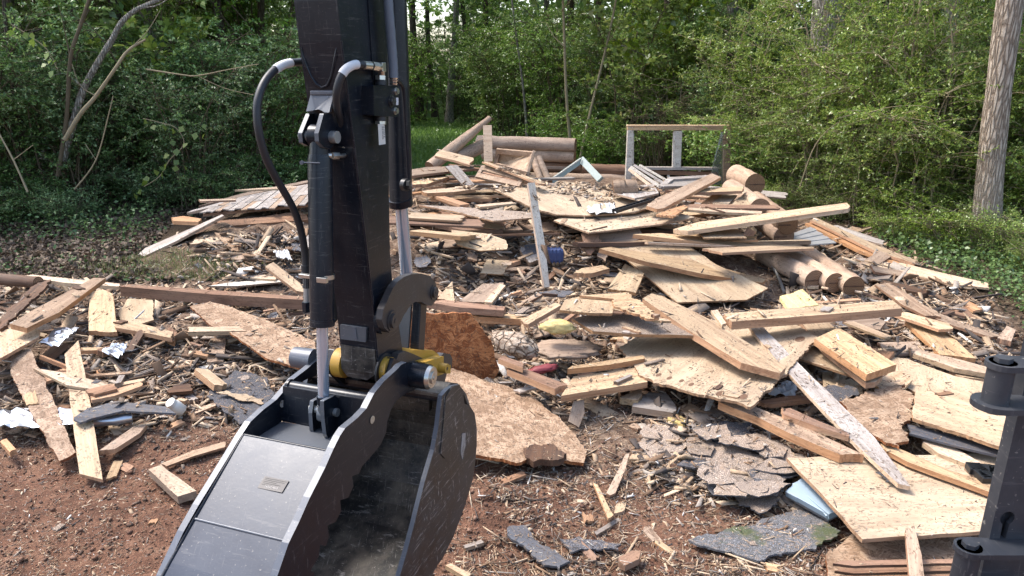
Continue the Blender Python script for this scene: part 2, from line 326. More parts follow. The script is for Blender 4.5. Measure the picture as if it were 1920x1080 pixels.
def ground():
    t = NT('ground_soil'); at = t.n('Attribute'); at.attribute_name = 'zone'; sx = t.n('SeparateColor'); t.l(at.outputs['Color'], sx.inputs[0])
    v = t.coord(rnd=False); a = t.noise(v, 1.5, 6, 0.65); b = t.noise(v, 14, 6, 0.7); f = t.noise(v, 90, 4, 0.7)
    c = t.ramp(t.math('ADD', t.math('MULTIPLY', a, 0.55), t.math('MULTIPLY', b, 0.45)), [(0.36, (0.07, 0.038, 0.027)), (0.48, (0.168, 0.084, 0.053)), (0.58, (0.25, 0.142, 0.092)), (0.70, (0.32, 0.215, 0.155))])
    deb = t.ramp(b, [(0.33, (0.07, 0.047, 0.034)), (0.47, (0.18, 0.122, 0.085)), (0.62, (0.31, 0.235, 0.17))])
    c = t.mix(sx.outputs[2], c, deb)
    c = t.mix(t.ramp(f, [(0.4, 0.6), (0.6, 0.0)]), c, (0.05, 0.028, 0.018))
    lit = t.ramp(f, [(0.35, (0.03, 0.022, 0.015)), (0.55, (0.085, 0.058, 0.036)), (0.7, (0.16, 0.12, 0.08))]); c = t.mix(sx.outputs[1], c, lit)
    gr = t.ramp(b, [(0.35, (0.05, 0.10, 0.018)), (0.65, (0.12, 0.20, 0.04))]); c = t.mix(sx.outputs[0], c, gr)
    t.bump(t.math('ADD', b, t.math('MULTIPLY', f, 0.5)), 0.9, 0.02); return t.fin(c, 0.95, 0, 0.15)
M['ground'] = ground()

# ------------------------------------------------------------ ground sheet
def axis(lo, hi, step, far, g=1.22):
    a = list(np.arange(lo, hi, step)); s = step; x = a[0]; L = []
    while x > -far: s *= g; x -= s; L.append(x)
    s = step; x = a[-1]; R = []
    while x < far: s *= g; x += s; R.append(x)
    return L[::-1] + a + R
xs = axis(-4.2, 4.2, 0.04, 350); ys = axis(2.2, 7.5, 0.035, 350, 1.09)
def zone(x, y):
    n = noise.noise(Vector((x * 0.9, y * 0.9, 5))) * 0.8
    lawn = sm(11.5, 13, y + n) * sm(-7.5, -6, x) * (1 - sm(2.0, 3.0, x + (y - 13) * 0.12 + n))
    wood = 1 - (1 - sm(6.3, 7.0, y + n * 0.6 - 0.25 * max(0, x + 3))) * 1
    left = sm(6.2, 7.2, y + n) * (1 - sm(-4.0, -2.6, x + n)) 
    right = sm(3.6, 4.4, x + n * 0.6) * sm(3, 5, y)
    back = sm(11.5, 13, y + n)
    lit = max(left, right, back) * (1 - lawn)
    deb = sm(3.3, 4.1, y + n * 0.7 + 0.25 * max(0, x)) 
    return lawn, min(1, lit), deb * (1 - lawn) * 0.9
gv = []; gc = []
for y in ys:
    for x in xs:
        gv.append((x, y, H(x, y) if (abs(x) < 30 and 0 < y < 60) else 0.0)); gc.append((*zone(x, y), 1))
nx = len(xs); gf = [(j * nx + i, j * nx + i + 1, (j + 1) * nx + i + 1, (j + 1) * nx + i) for j in range(len(ys) - 1) for i in range(nx - 1)]
me = bpy.data.meshes.new('ground'); me.from_pydata(gv, [], gf); me.materials.append(M['ground'])
ca = me.color_attributes.new('zone', 'FLOAT_COLOR', 'POINT'); ca.data.foreach_set('color', np.array(gc, dtype=np.float32).ravel())
me.polygons.foreach_set('use_smooth', [True] * len(gf)); me.update()
tag(link('ground', me), kind='structure')

# ------------------------------------------------------------ excavator arm, thumb and bucket (arm plane yawed 19 degrees)
TH = math.radians(19); AU = Vector((math.cos(TH), -math.sin(TH), 0)); AW = Vector((math.sin(TH), math.cos(TH), 0)); AO = Vector((-0.4512, 1.99186, 1.13158))
def A(px, py, a):
    r = ray(px, py); t = (AO + AU * a - EYEP).dot(AU) / r.dot(AU); return EYEP + r * t
def L3(a, b, c): return AO + AU * a + AW * b + Vector((0, 0, c))
def bc(P): q = P - AO; return q.dot(AW), q.z
EX = empty('excavator', (-0.45, 1.9, 0))
tag(EX, 'black excavator arm with hydraulic cylinders, thumb and bucket in front of the wreckage', 'excavator')
def plate(name, pts, a, thick, mat, parent=EX, bev=0.002, edgem=None):
    mb = MB(); top = [A(x, y, a) for x, y in pts]; mb.prism(top, AU * thick, 0, 1 if edgem else 0)
    return obj(name, mb, [M[mat]] + ([M[edgem]] if edgem else []), parent, bev)
# stick
R1 = [(628, -60), (632, 0), (640, 77), (648, 143), (670, 320), (700, 576), (708, 672), (711, 700)]
R2 = [(722, -60), (724, 0), (728, 160), (729, 340), (731, 470), (738, 560), (752, 640), (760, 690), (748, 712), (728, 716)]
mb = MB(); front = [A(x, y, .073) for x, y in R1]; back = [A(x, y, .073) for x, y in R2]
top_ = front[0]; ext = (front[0] - front[2]).normalized() * 1.1
poly = [front[0] + ext] + front + back[::-1] + [back[0] + ext + AW * 0.04]
mb.prism(poly, AU * -0.122)
st = obj('stick', mb, M['black'], EX, 0.006)
# side doubler plate, weld ridge and small guard bracket
mb = MB(); mb.prism([A(x, y, .0765) for x, y in [(690, -10), (722, -10), (726, 150), (700, 150)]], AU * -.003); obj('stiffener', mb, M['black'], st, 0.001)
mb = MB(); mb.tube([A(x, y, .074) for x, y in [(640, 77), (648, 143), (670, 320), (700, 576), (710, 698)]], .003, 6); obj('weld_bead', mb, M['black'], st)
def onfront(px, py, off=0.0):   # point on the front face of the stick
    best = None
    for k in range(61):
        a = -.049 + .122 * k / 60; P = A(px, py, a); b, c = bc(P)
        bf = np.interp(c, [bc(p)[1] for p in front[::-1]], [bc(p)[0] for p in front[::-1]])
        e = abs(b - (bf - off))
        if best is None or e < best[0]: best = (e, P)
    return best[1]
mb = MB(); cu = [(565, 88), (567, 104), (574, 122), (583, 143), (593, 158), (604, 165), (614, 160), (622, 143), (627, 120), (630, 104), (631, 88)]
mb.tube([onfront(x, y) for x, y in cu], [.001, .005, .0045] + [.004] * 5 + [.0045, .005, .001], 8); obj('weld_ridge', mb, M['black'], st)
mb = MB(); q = [onfront(x, y) for x, y in [(640, 607), (689, 614), (688, 640), (641, 634)]]; mb.prism(q, AW * -0.008); g = obj('guard_bracket', mb, M['bracket'], st, .002)
mb = MB(); q = [onfront(x, y, .009) for x, y in [(660, 613), (667, 614), (670, 636), (663, 635)]]; mb.prism(q, AW * -0.002); obj('weld_mark', mb, M['edge'], g)
mb = MB(); q = [onfront(x, y) - AW * .001 for x, y in [(640, 645), (704, 655), (706, 700), (690, 712), (652, 705), (641, 690)]]; mb.prism(q, AW * -.002); obj('mud_patch', mb, M['muddy'], st)
# boom carrying the stick, out of the frame above and to the left
mb = MB(); s0 = L3(0, -.12, 1.85); P0 = [s0 + AW * .1, s0 + AW * -.35 + Vector((0, 0, .25)), s0 + AW * -1.1 + Vector((0, 0, -.05)), s0 + AW * -1.75 + Vector((0, 0, -1.3)), s0 + AW * -1.85 + Vector((0, 0, -2.2))]
mb.tube(P0, [.09, .14, .16, .15, .12], 4, smooth=False); obj('boom', mb, M['black'], EX, .01)
# bracket that carries the thumb cylinder
mb = MB(); q = [onfront(x, y) for x, y in [(583, 174), (626, 174)]]
low = [A(617, 211, .03) - AW * .0, A(574, 209, -.05)]
lowc = [A(611, 212, .02), A(606, 207, .01), A(600, 205, 0), A(594, 205, -.01), A(588, 208, -.02), A(583, 210, -.03)]
mb.prism([q[0], q[1], A(617, 211, .035)] + [A(x, y, a) for x, y, a in [(608, 211, .02), (603, 207, .01), (597, 205, 0), (590, 206, -.015), (585, 209, -.025)]] + [A(574, 209, -.045)], AW * .01)
br = obj('cylinder_bracket', mb, M['bracket'], EX, .002)
mb = MB(); mb.bar(q[0], q[1], .012, .012); obj('bracket_weld', mb, M['edge'], br, .003)
for (pts, a) in (([(610, 213), (618, 213), (605, 250), (626, 250), (628, 262), (622, 274), (610, 277), (600, 272), (598, 262), (600, 245)], .034), ([(583, 213), (590, 213), (578, 250), (580, 268), (570, 268), (566, 256), (570, 245)], -.036)):
    mb = MB()
    if a > 0: pts = [(607, 213), (622, 213), (632, 250), (630, 268), (620, 279), (607, 276), (598, 266), (597, 250)]
    else: pts = [(581, 213), (596, 213), (592, 250), (590, 268), (578, 274), (568, 268), (566, 250)]
    mb.prism([A(x, y, a) for x, y in pts], AU * -.012, 0, 1); obj('lug', mb, [M['black'], M['bracket']], br, .002)
# thumb cylinder
ct = A(600, 256, 0); cb = A(604, 610, 0); cr = A(607, 752, 0)
mb = MB(); mb.tube([A(599, 288, 0), A(600, 300, 0), cb], [.028, .0315, .0315], 28); mb.tube([cb, A(604, 598, 0)], .0335, 28)
cyl = obj('thumb_cylinder', mb, M['black'], EX, .002)
mb = MB(); mb.tube([ct - AU * .02, ct + AU * .02], .031, 24); mb.tube([ct, A(599, 292, 0)], .027, 16); obj('cylinder_eye', mb, M['black'], cyl, .003)
mb = MB(); mb.tube([ct - AU * .056, ct + AU * .052], .0155, 20); obj('cylinder_pin', mb, M['pin'], cyl, .002)
mb = MB(); mb.tube([cb, cr], .0155, 24); obj('piston_rod', mb, M['chrome'], cyl)
mb = MB(); mb.tube([A(606, 742, 0), A(607, 756, 0)], .018, 20); obj('rod_collar', mb, M['black'], cyl)
mb = MB()
ck = A(604, 518, 0); dn = (cb - ct).normalized()
mb.tube([ck - dn * .006, ck + dn * .006], .0335, 28); mb.box(ck + AU * .02 - AW * .03, (.03, .01, .014), Matrix((AU, AW, (0, 0, 1))).transposed()); mb.bar(ck - AU * .02 - AW * .012, ck - AU * .062 - AW * .01, .014, .01)
obj('hose_clamp', mb, M['zinc'], cyl, .001)
mb = MB(); e1 = A(580, 302, -.03); mb.tube([A(579, 302, -.02) - AW * .03, A(612, 303, .02) - AW * .03], .002, 6); mb.tube([A(581, 302, -.02) - AW * .032, A(581, 302, -.02) - AW * .038], .005, 10); obj('grease_fitting', mb, M['edge'], cyl)
# left hose
mb = MB(); HP = [(566, 116), (556, 117), (545, 118), (530, 122), (512, 134), (496, 154), (486, 178), (482, 205), (485, 245), (496, 288), (511, 322), (530, 355), (548, 387), (561, 420), (569, 455), (573, 490), (575, 540)]
def spline(P, k=5):
    out = []
    for i in range(len(P) - 1):
        p0, p1, p2, p3 = P[max(i - 1, 0)], P[i], P[i + 1], P[min(i + 2, len(P) - 1)]
        for j in range(k):
            t = j / k; out.append(0.5 * ((2 * p1) + (p2 - p0) * t + (2 * p0 - 5 * p1 + 4 * p2 - p3) * t * t + (3 * p1 - p0 - 3 * p2 + p3) * t ** 3))
    return out + [P[-1]]
ha = [-.09 + .02 * min(1, i / 14) for i in range(len(HP))]
hp = [A(x, y, a) for (x, y), a in zip(HP, ha)]; hs = spline(hp)
mb.tube(hs, .0098, 12); hose = obj('hydraulic_hose', mb, M['rubber'], EX); tag(hose, 'black hose looping out to the left of the arm')
mb = MB(); mb.tube(hs[10:20], .0112, 12); obj('tape_wrap', mb, M['tape'], hose)
mb = MB(); mb.tube([hs[-4], A(576, 572, -.07)], .0095, 12); obj('ferrule', mb, M['pin'], hose)
mb = MB(); mb.tube([A(575, 566, -.07), A(576, 584, -.07)], .0135, 6, smooth=False); obj('nut', mb, M['black'], hose, .001)
mb = MB(); mb.tube([A(573, 497, -.07), A(574, 513, -.07)], .0125, 14); obj('rubber_sleeve', mb, M['rubber'], hose)
# right hose over the stick
HQ = [(686, 122, .10), (672, 121, .095), (660, 123, .09), (646, 133, .08), (636, 152, .07), (631, 178, .06), (633, 205, .05), (641, 232, .04), (646, 250, .04), (647, 262, .04)]
hs2 = spline([A(*q) for q in HQ]); mb = MB(); mb.tube(hs2, .0102, 12); hose2 = obj('hydraulic_hose', mb, M['rubber'], EX); tag(hose2, 'short black hose arching from the valve block to the cylinder')
mb = MB(); mb.tube(hs2[6:18], .0114, 12); obj('tape_wrap', mb, M['tape'], hose2)
mb = MB(); mb.tube([A(681, 122, .10), A(694, 123, .103)], .0108, 14); obj('crimp_collar', mb, M['zinc'], hose2); mb = MB(); mb.tube([A(697, 123.5, .104), A(707, 125, .106)], .0118, 6, smooth=False); obj('hex_nut', mb, M['zinc'], hose2, .0005); mb = MB()
mb.tube([A(647, 251, .04), A(648, 277, .04)], .0112, 16); obj('ferrule', mb, M['zinc'], hose2)
mb = MB(); mb.tube(spline([A(648, 276, .04), A(648, 287, .04), A(644, 292, .04), A(632, 292, .035)], 4), .0058, 10); mb.tube([A(622, 292, .03), A(634, 292, .035)], .0098, 6, smooth=False); mb.tube([A(613, 291, .02), A(622, 292, .03)], .0085, 10); obj('elbow_pipe', mb, M['zinc'], hose2)
# bucket cylinder behind the stick
k0 = A(737, -70, .0); k1 = A(750, 300, .0); k2 = A(752, 382, .0); k3 = A(763, 520, .0)
mb = MB(); mb.tube([k0 + (k0 - k1).normalized() * .9, k0, k1, k2], .0365, 28); mb.tube([A(750, 372, .0), A(752, 384, .0)], .039, 28); bcyl = obj('bucket_cylinder', mb, M['black'], EX, .002)
mb = MB(); mb.tube([k2, k3], .0205, 24); obj('piston_rod', mb, M['chrome'], bcyl)
mb = MB(); mb.tube([A(762, 512, 0), A(764, 532, 0)], [.022, .028], 20); obj('rod_eye', mb, M['black'], bcyl)
mb = MB(); pts = [(744, 150), (752, 158), (757, 172), (761, 230), (765, 300), (767, 338)]; mb.tube(spline([A(x, y, .05) for x, y in pts], 4), .0062, 10); obj('steel_pipe', mb, M['black'], bcyl)
mb = MB(); mb.tube([A(757, 346, .045), A(764, 347, .06)], .019, 14); mb.tube([A(764, 347, .06), A(770, 347, .07)], .016, 6, smooth=False); obj('banjo_bolt', mb, M['blackrough'], bcyl, .001)
# grey spiral-sleeved hose
sp_ = spline([A(x, y, .105) for x, y in [(724, -90), (726, -40), (729, 20), (734, 80), (737, 120), (738, 146)]], 5)
mb = MB(); rr = [.0125 + .0007 * (i % 2) for i in range(len(sp_))]; mb.tube(sp_, rr, 14); gh = obj('sleeved_hose', mb, M['hosegrey'], EX)
mb = MB()
for i in range(3): mb.tube([A(738, 146 + i * 5, .105), A(738, 149.5 + i * 5, .105)], [.0115, .009], 12)
obj('hose_fitting', mb, M['zinc'], gh)
# valve block
mb = MB(); vb = [A(x, y, .108) for x, y in [(700, 160), (748, 161), (748, 219), (702, 217)]]; mb.prism(vb, AU * -.045)
vbo = obj('valve_block', mb, M['black'], EX, .003)
def bolt(px, py, a, r, h, mat, parent, n=6, name='bolt'):
    mb = MB(); p = A(px, py, a); mb.tube([p, p + AU * h], r, n, smooth=False); mb.tube([p - AU * .001, p + AU * h * .3], r * 1.3, 16)
    return obj(name, mb, M[mat], parent, .0006)
bolt(742, 171, .108, .008, .008, 'zinc', vbo); bolt(741, 208, .108, .008, .008, 'zinc', vbo); bolt(733, 190, .108, .0125, .01, 'blackrough', vbo)
mb = MB(); mb.prism([A(x, y, .1095) for x, y in [(743, 183), (747, 183), (747, 197), (743, 197)]], AU * -.001); obj('sticker', mb, M['tape'], vbo)
mb = MB(); mb.tube([A(714, 160, .09), A(714, 150, .09)], .016, 14); obj('port_collar', mb, M['rubber'], vbo)
mb = MB(); mb.tube([A(714, 152, .09), A(714, 142, .09)], .0155, 6, smooth=False); mb.tube([A(715, 142, .092), A(715, 124, .1), ], .0098, 12); mb.box(A(714, 126, .1), (.022, .02, .024), Matrix((AU, AW, (0, 0, 1))).transposed()); mb.tube([A(706, 125, .104), A(712, 125, .104)], .0105, 10)
obj('elbow_fitting', mb, M['zinc'], vbo, .0015)
mb = MB(); mb.tube([A(713, 217, .09), A(713, 227, .09)], .0165, 14); obj('port_collar', mb, M['rubber'], vbo)
mb = MB(); mb.tube([A(714, 226, .09), A(714, 233, .09)], .0155, 6, smooth=False); obj('hex_nut', mb, M['zinc'], vbo, .001)
mb = MB(); tg = [A(x, y, .1) for x, y in [(709, 233), (721, 233), (723, 270), (711, 272)]]; mb.prism(tg, AU * -.001); tgo = obj('paper_tag', mb, M['whitepl'], vbo)
def text(name, s, P, X, Y, h, mat, parent, ext=.0002):
    cu = bpy.data.curves.new(name, 'FONT'); cu.body = s; cu.size = h; cu.extrude = ext; to = bpy.data.objects.new(name, cu); COL.objects.link(to)
    dg = bpy.context.evaluated_depsgraph_get(); me = bpy.data.meshes.new_from_object(to.evaluated_get(dg)); COL.objects.unlink(to); bpy.data.objects.remove(to)
    X = X.normalized(); Z = X.cross(Y).normalized(); Y = Z.cross(X); R = Matrix((X, Y, Z)).transposed().to_4x4(); R.translation = P
    me.transform(R); me.materials.clear(); me.materials.append(M[mat]); return link(name, me, parent)
dwn = (tg[3] - tg[0]).normalized()
Xw = dwn; Yw = (tg[1] - tg[0]).normalized()
text('tag_lettering', 'A HYD5 E1', tg[1] - Yw * .009 + dwn * .006 + Yw.cross(dwn) * -.0 + AU * .0012, Xw, Yw, .0065, 'darkmark', vbo)
text('tag_lettering', 'E O P31HTS', tg[1] - Yw * .017 + dwn * .006 + AU * .0012, Xw, Yw, .0065, 'darkmark', vbo)
# lever links
LK = [(737, 540), (746, 528), (758, 519), (772, 514), (790, 513), (806, 518), (817, 530), (821, 547), (817, 564), (809, 574), (800, 572), (790, 566), (778, 566), (768, 575), (758, 590), (750, 607), (741, 620), (731, 624), (721, 615), (716, 600), (719, 580), (727, 562)]
lk = plate('link_arm', LK, .112, -.02, 'brownsteel', bev=.003)
LKb = []
for x, y in LK: b, c = bc(A(x, y, .112)); LKb.append(L3(-.09, b, c))
mb = MB(); mb.prism(LKb, AU * -.02); obj('link_arm', mb, M['bracket'], EX, .003)
p1 = A(735, 601, .112); p2 = A(812, 548, .112)
for p, r in ((p1, .03), (p2, .024)):
    mb = MB(); mb.tube([p - AU * (.04 if r > .025 else .2), p + AU * .004], r, 28); mb.tube([p, p + AU * .012], r * .72, 24); mb.tube([p, p + AU * .0135], r * .25, 12); obj('link_pin', mb, M['brownsteel'], EX, .002)
mb = MB(); mb.tube([p1 - AU * .037, p1 - AU * .02], .042, 28); obj('link_spacer', mb, M['black'], EX, .003)
# H link down to the coupler
c2 = bc(p2)
for a in (.07, -.05):
    mb = MB(); e0 = L3(a, c2[0], c2[1]); e1 = L3(a, c2[0] - .055, -.06)
    mb.bar(e0 + Vector((0, 0, .02)), e1, .05, .03, AU); obj('tilt_link', mb, M['black'], EX, .004)
mb = MB(); mb.prism([L3(.05, c2[0] - .025, .13), L3(.05, c2[0] - .07, -.04), L3(-.05, c2[0] - .07, -.04), L3(-.05, c2[0] - .025, .13)], AW * -.012); obj('tilt_link_web', mb, M['bracket'], EX, .004)
mb = MB(); mb.prism([A(x, y, .045) for x, y in [(722, 620), (746, 596), (752, 640), (752, 676), (738, 690), (722, 682)]], AU * -.02); obj('tilt_link_casting', mb, M['black'], EX, .003)
# quick coupler
earp = [(746, 690), (742, 676), (748, 663), (760, 658), (776, 664), (795, 673), (812, 700), (826, 690), (826, 668), (832, 662), (844, 664), (848, 672), (847, 690), (838, 700), (834, 716), (834, 732), (790, 732), (760, 722)]
ear = plate('coupler_ear', earp, .10, -.022, 'brownsteel', bev=.002)
mb = MB(); mb.prism([L3(-.08, *bc(A(x, y, .10))) for x, y in earp], AU * -.022); obj('coupler_ear', mb, M['brownsteel'], EX, .002)
yb = MB(); f4 = [A(x, y, .135) for x, y in [(797, 679), (832, 668), (832, 701), (803, 711)]]; yb.prism(f4, AU * -.035)
ybo = obj('coupler_block', yb, M['yellow'], EX, .003)
yb = MB(); t4 = [(762, 664), (777, 656), (812, 657), (822, 664), (826, 672), (800, 682), (788, 676)]; yb.prism([A(x, y, .098) for x, y in t4], AU * -.10); obj('coupler_top', yb, M['yellow'], ybo, .003)
yb = MB(); q = A(824, 689, .135); yb.tube([q, q + AU * .028], .0165, 24); obj('boss', yb, M['yellow'], ybo, .001)
yb = MB(); yb.tube([q + AU * .0275, q + AU * .0285], .006, 12); obj('boss_hole', yb, M['black'], ybo)
yb = MB(); yb.prism([A(x, y, .105) for x, y in [(838, 688), (845, 684), (845, 700), (837, 701)]], AU * -.03); obj('side_tab', yb, M['yellow'], ybo, .001)
# main pin, bushings
for a0, a1 in ((-.082, -.051), (.0795, .098)):
    mb = MB(); mb.tube([L3(a0, 0, .004), L3(a1, 0, .004)], .044 if a0 < 0 else .038, 32); obj('bushing', mb, M['yellow'], EX, .004)
mb = MB(); mb.tube([L3(.0735, 0, 0), L3(.079, 0, 0)], .052, 32); obj('pin_seal', mb, M['rubber'], EX)
mb = MB(); mb.tube([L3(-.235, 0, 0), L3(-.165, 0, 0)], [.032, .034], 28); obj('pin_boss', mb, M['edge'], EX, .003)
mb = MB(); mb.tube([L3(.165, 0, 0), L3(.222, 0, 0)], .037, 32); pb = obj('pin_boss', mb, M['black'], EX, .002)
mb = MB(); mb.tube([L3(.222, 0, 0), L3(.234, 0, 0)], [.034, .031], 32); mb.tube([L3(.234, 0, 0), L3(.239, 0, 0)], .018, 24); mb.tube([L3(.239, 0, 0), L3(.241, 0, 0)], .007, 6); obj('pin_cap', mb, M['zinc'], pb, .002)
# thumb: two side plates, web, cross tube, clevis
TF = [(785, 690), (776, 681), (763, 679), (752, 684), (744, 693), (720, 715), (702, 737), (694, 752), (687, 766), (671, 783), (647, 803), (637, 818), (626, 840), (610, 876), (581, 933), (561, 978), (541, 1019), (520, 1080), (500, 1145), (492, 1190)]
TB = [(585, 1100), (590, 1075), (583, 1070), (598, 1043), (600, 1022), (611, 1024), (617, 1005), (614, 985), (629, 979), (640, 958), (638, 938), (653, 933), (663, 911), (660, 893), (673, 888), (679, 874), (690, 862), (704, 846), (714, 833), (724, 811), (726, 791), (733, 768), (744, 750), (761, 738), (778, 730), (788, 722), (792, 706)]
mb = MB(); mb.prism([A(x, y, .172) for x, y in TF + TB], AU * -.018, 0, 1); tp = obj('thumb_side_plate', mb, [M['black'], M['edge']], EX, .0015)
TL = [(592, 668), (578, 680), (565, 691), (541, 709), (524, 730), (508, 748), (484, 766), (459, 789), (439, 819), (414, 860), (386, 905), (361, 945), (333, 994), (292, 1080), (270, 1140)]
tlp = [A(x, y, -.172) for x, y in TL]; bb = []
rb = [bc(A(x, y, .172)) for x, y in TB]
mb = MB(); mb.prism(tlp + [L3(-.172, *q) for q in rb[::1] if True], AU * .018, 0, 1); obj('thumb_side_plate', mb, [M['black'], M['edge']], EX, .0015)
for P in ((529, 757, -.1525), (669, 787 + 5, .1735), (698, 787, .1735)):
    if P[0] == 669: continue
    mb = MB(); p = A(*P); mb.tube([p, p + AU * (.0015)], .0105, 18); obj('plate_hole', mb, M['ply'] if P[0] > 600 else M['grey'], EX)
wl = [(480, 822, -.154), (618, 848, .154)]
def wq(b, c, a): return L3(a, b, c)
w0 = bc(A(549, 833, 0)); w1 = bc(A(461, 996, 0)); w2 = bc(A(425, 1082, 0)); w2 = (w1[0] - .09, w1[1] - .060); w3 = (w2[0] - .12, w2[1] - .085)
dz = Vector((0, 0, -.014))
mb = MB()
def strip(pp, a0, a1, t=.014, n=(0, -1)):
    vs = []
    for b, c in pp: vs += [L3(a0, b, c), L3(a1, b, c)]
    for b, c in pp: vs += [L3(a0, b + .006, c - t), L3(a1, b + .006, c - t)]
    k = len(pp); fs = []
    for i in range(k - 1):
        o = 2 * i; fs += [(o, o + 2, o + 3, o + 1), (2 * k + o, 2 * k + o + 1, 2 * k + o + 3, 2 * k + o + 2), (o, 2 * k + o, 2 * k + o + 2, o + 2), (o + 1, o + 3, 2 * k + o + 3, 2 * k + o + 1)]
    fs += [(0, 1, 2 * k + 1, 2 * k), (2 * k - 2, 4 * k - 2, 4 * k - 1, 2 * k - 1)]; mb.add(vs, fs)
strip([w0, (w0[0] * .98 + w1[0] * .02, w0[1] * .98 + w1[1] * .02 + .004), w1], -.154, .154)
strip([w1, w2, w3], -.154, .154)
web = obj('thumb_web', mb, M['web'], EX, .002)
mb = MB(); mb.tube([L3(-.15, *w1) + Vector((0, 0, .0)), L3(.15, *w1)], .0035, 8); obj('weld_bead', mb, M['edge'], web)
mb = MB(); mb.tube([L3(-.152, *w0), L3(-.152, *w1), L3(-.152, *w3)], .005, 8); mb.tube([L3(.152, *w0), L3(.152, *w1), L3(.152, *w3)], .005, 8); mb.tube([L3(-.15, *w0), L3(.15, *w0)], .004, 8); obj('weld_bead', mb, M['black'], web)
mb = MB(); strip([(w0[0] + .16, w0[1] - .04), (w0[0] + .012, w0[1] - .03), ], -.154, .154); obj('thumb_rear_web', mb, M['bracket'], EX, .002)
mb = MB(); nn = (w0[0] + .16, w0[1] - .04); mb.prism([L3(-.154, nn[0], nn[1]), L3(.154, nn[0], nn[1]), L3(.154, nn[0] + .02, -.01), L3(-.154, nn[0] + .02, -.01)], AW * .012); obj('thumb_back_plate', mb, M['black'], EX)
# name plate on the web (upside down)
def onweb(px, py, off=.002):
    best = None
    for k in range(121):
        a = -.15 + .3 * k / 120; P = A(px, py, a); b, c = bc(P); cc = np.interp(b, [w1[0], w0[0]], [w1[1], w0[1]]) + off
        if best is None or abs(c - cc) < best[0]: best = (abs(c - cc), P)
    return best[1]
np4 = [onweb(*q) for q in [(497, 893), (542, 902), (529, 924), (483, 915)]]; nrm = (np4[1] - np4[0]).cross(np4[3] - np4[0]).normalized(); nrm = nrm if nrm.z > 0 else -nrm
mb = MB(); mb.prism(np4, nrm * .0015); npl = obj('name_plate', mb, M['plate'], EX, .0004)
X = (np4[3] - np4[2]).normalized(); Y = (np4[0] - np4[3]).normalized() * -1
text('plate_lettering', '.JHW 0EEN', np4[2] + X * .014 - Y * .0105 + nrm * .0018, X, Y, .0085, 'litprint', npl)
mb = MB()
for k, (u0, u1) in enumerate(((.06, .95), (.08, .9), (.05, .6), (.1, .8), (.08, .5))):
    v = .14 + k * .13; a0 = np4[0].lerp(np4[3], v); a1 = np4[1].lerp(np4[2], v); mb.bar(a0.lerp(a1, u0) + nrm * .0016, a0.lerp(a1, u1) + nrm * .0016, .0011, .0004, nrm)
obj('plate_lines', mb, M['darkmark'], npl)
# cross tube + clevis
x0 = bc(A(627, 739, 0)); mb = MB(); mb.tube([L3(-.155, *x0), L3(.155, *x0)], .0185, 24); mb.tube([L3(-.15, *x0), L3(-.143, *x0)], .023, 24); obj('cross_tube', mb, M['black'], EX)
for a, nm in ((.030, 'clevis_plate'), (-.03, 'clevis_plate')):
    pts = [(607, 752), (627, 742), (640, 748), (652, 760), (648, 800), (632, 832), (622, 836), (612, 815), (608, 780)] if a > 0 else [(588, 752), (603, 744), (612, 750), (612, 790), (606, 826), (594, 828), (587, 806), (585, 775)]
    plate(nm, pts, a, -.012, 'black', bev=.002, edgem='bracket')
cpn = A(629, 773, .032); mb = MB(); mb.tube([cpn - AU * .08, cpn + AU * .008], .0115, 20); obj('clevis_pin', mb, M['pin'], EX, .002)
mb = MB(); mb.tube([A(607, 756, 0), A(612, 776, 0)], [.018, .022], 16); e = A(612, 776, 0); mb.tube([e - AU * .017, e + AU * .017], .024, 20); obj('rod_end', mb, M['bracket'], EX, .002)
# bucket
prof = [(.045, -.072), (.13, -.075), (.185, -.10), (.25, -.165), (.295, -.25), (.318, -.335), (.312, -.42), (.285, -.49), (.235, -.545), (.165, -.59), (.08, -.622), (-.03, -.645), (-.17, -.665), (-.33, -.69), (-.50, -.725)]
mb = MB(); n = len(prof); vs = []
inn = []
for i, (b, c) in enumerate(prof):
    d = Vector((prof[min(i + 1, n - 1)][0] - prof[max(i - 1, 0)][0], prof[min(i + 1, n - 1)][1] - prof[max(i - 1, 0)][1])).normalized()
    inn.append((b + d.y * .012, c - d.x * .012))
for (b, c), (b2, c2_) in zip(prof, inn): vs += [L3(-.232, b, c), L3(.232, b, c), L3(-.232, b2, c2_), L3(.232, b2, c2_)]
fs = []
for i in range(n - 1): o = 4 * i; fs += [(o, o + 1, o + 5, o + 4), (o + 2, o + 6, o + 7, o + 3), (o, o + 4, o + 6, o + 2), (o + 1, o + 3, o + 7, o + 5)]
fs += [(0, 2, 3, 1), (4 * n - 4, 4 * n - 3, 4 * n - 1, 4 * n - 2)]
mb.add(vs, fs); obj('bucket_shell', mb, M['muddy'], EX)
SPo = [(862, 721), (868, 735), (871, 757), (882, 762), (890, 775), (894, 803), (894, 835), (891, 868), (886, 900), (879, 925), (866, 965), (850, 1007), (830, 1047), (805, 1080), (770, 1120), (700, 1175)]
SPi = [(690, 1190), (728, 1130), (750, 1080), (763, 1035), (775, 990), (786, 945), (797, 901), (806, 870), (814, 844), (822, 800), (826, 765), (829, 742), (840, 730), (850, 723)]
sp3 = [A(x, y, .245) for x, y in SPo + SPi]
mb = MB(); mb.prism(sp3, AU * -.014, 0, 1); sd = obj('bucket_side', mb, [M['blackrough'], M['edge']], EX, .0015)
mb = MB(); mb.prism([p - AU * .478 for p in sp3], AU * .014, 0, 1); obj('bucket_side', mb, [M['blackrough'], M['edge']], EX, .0015)
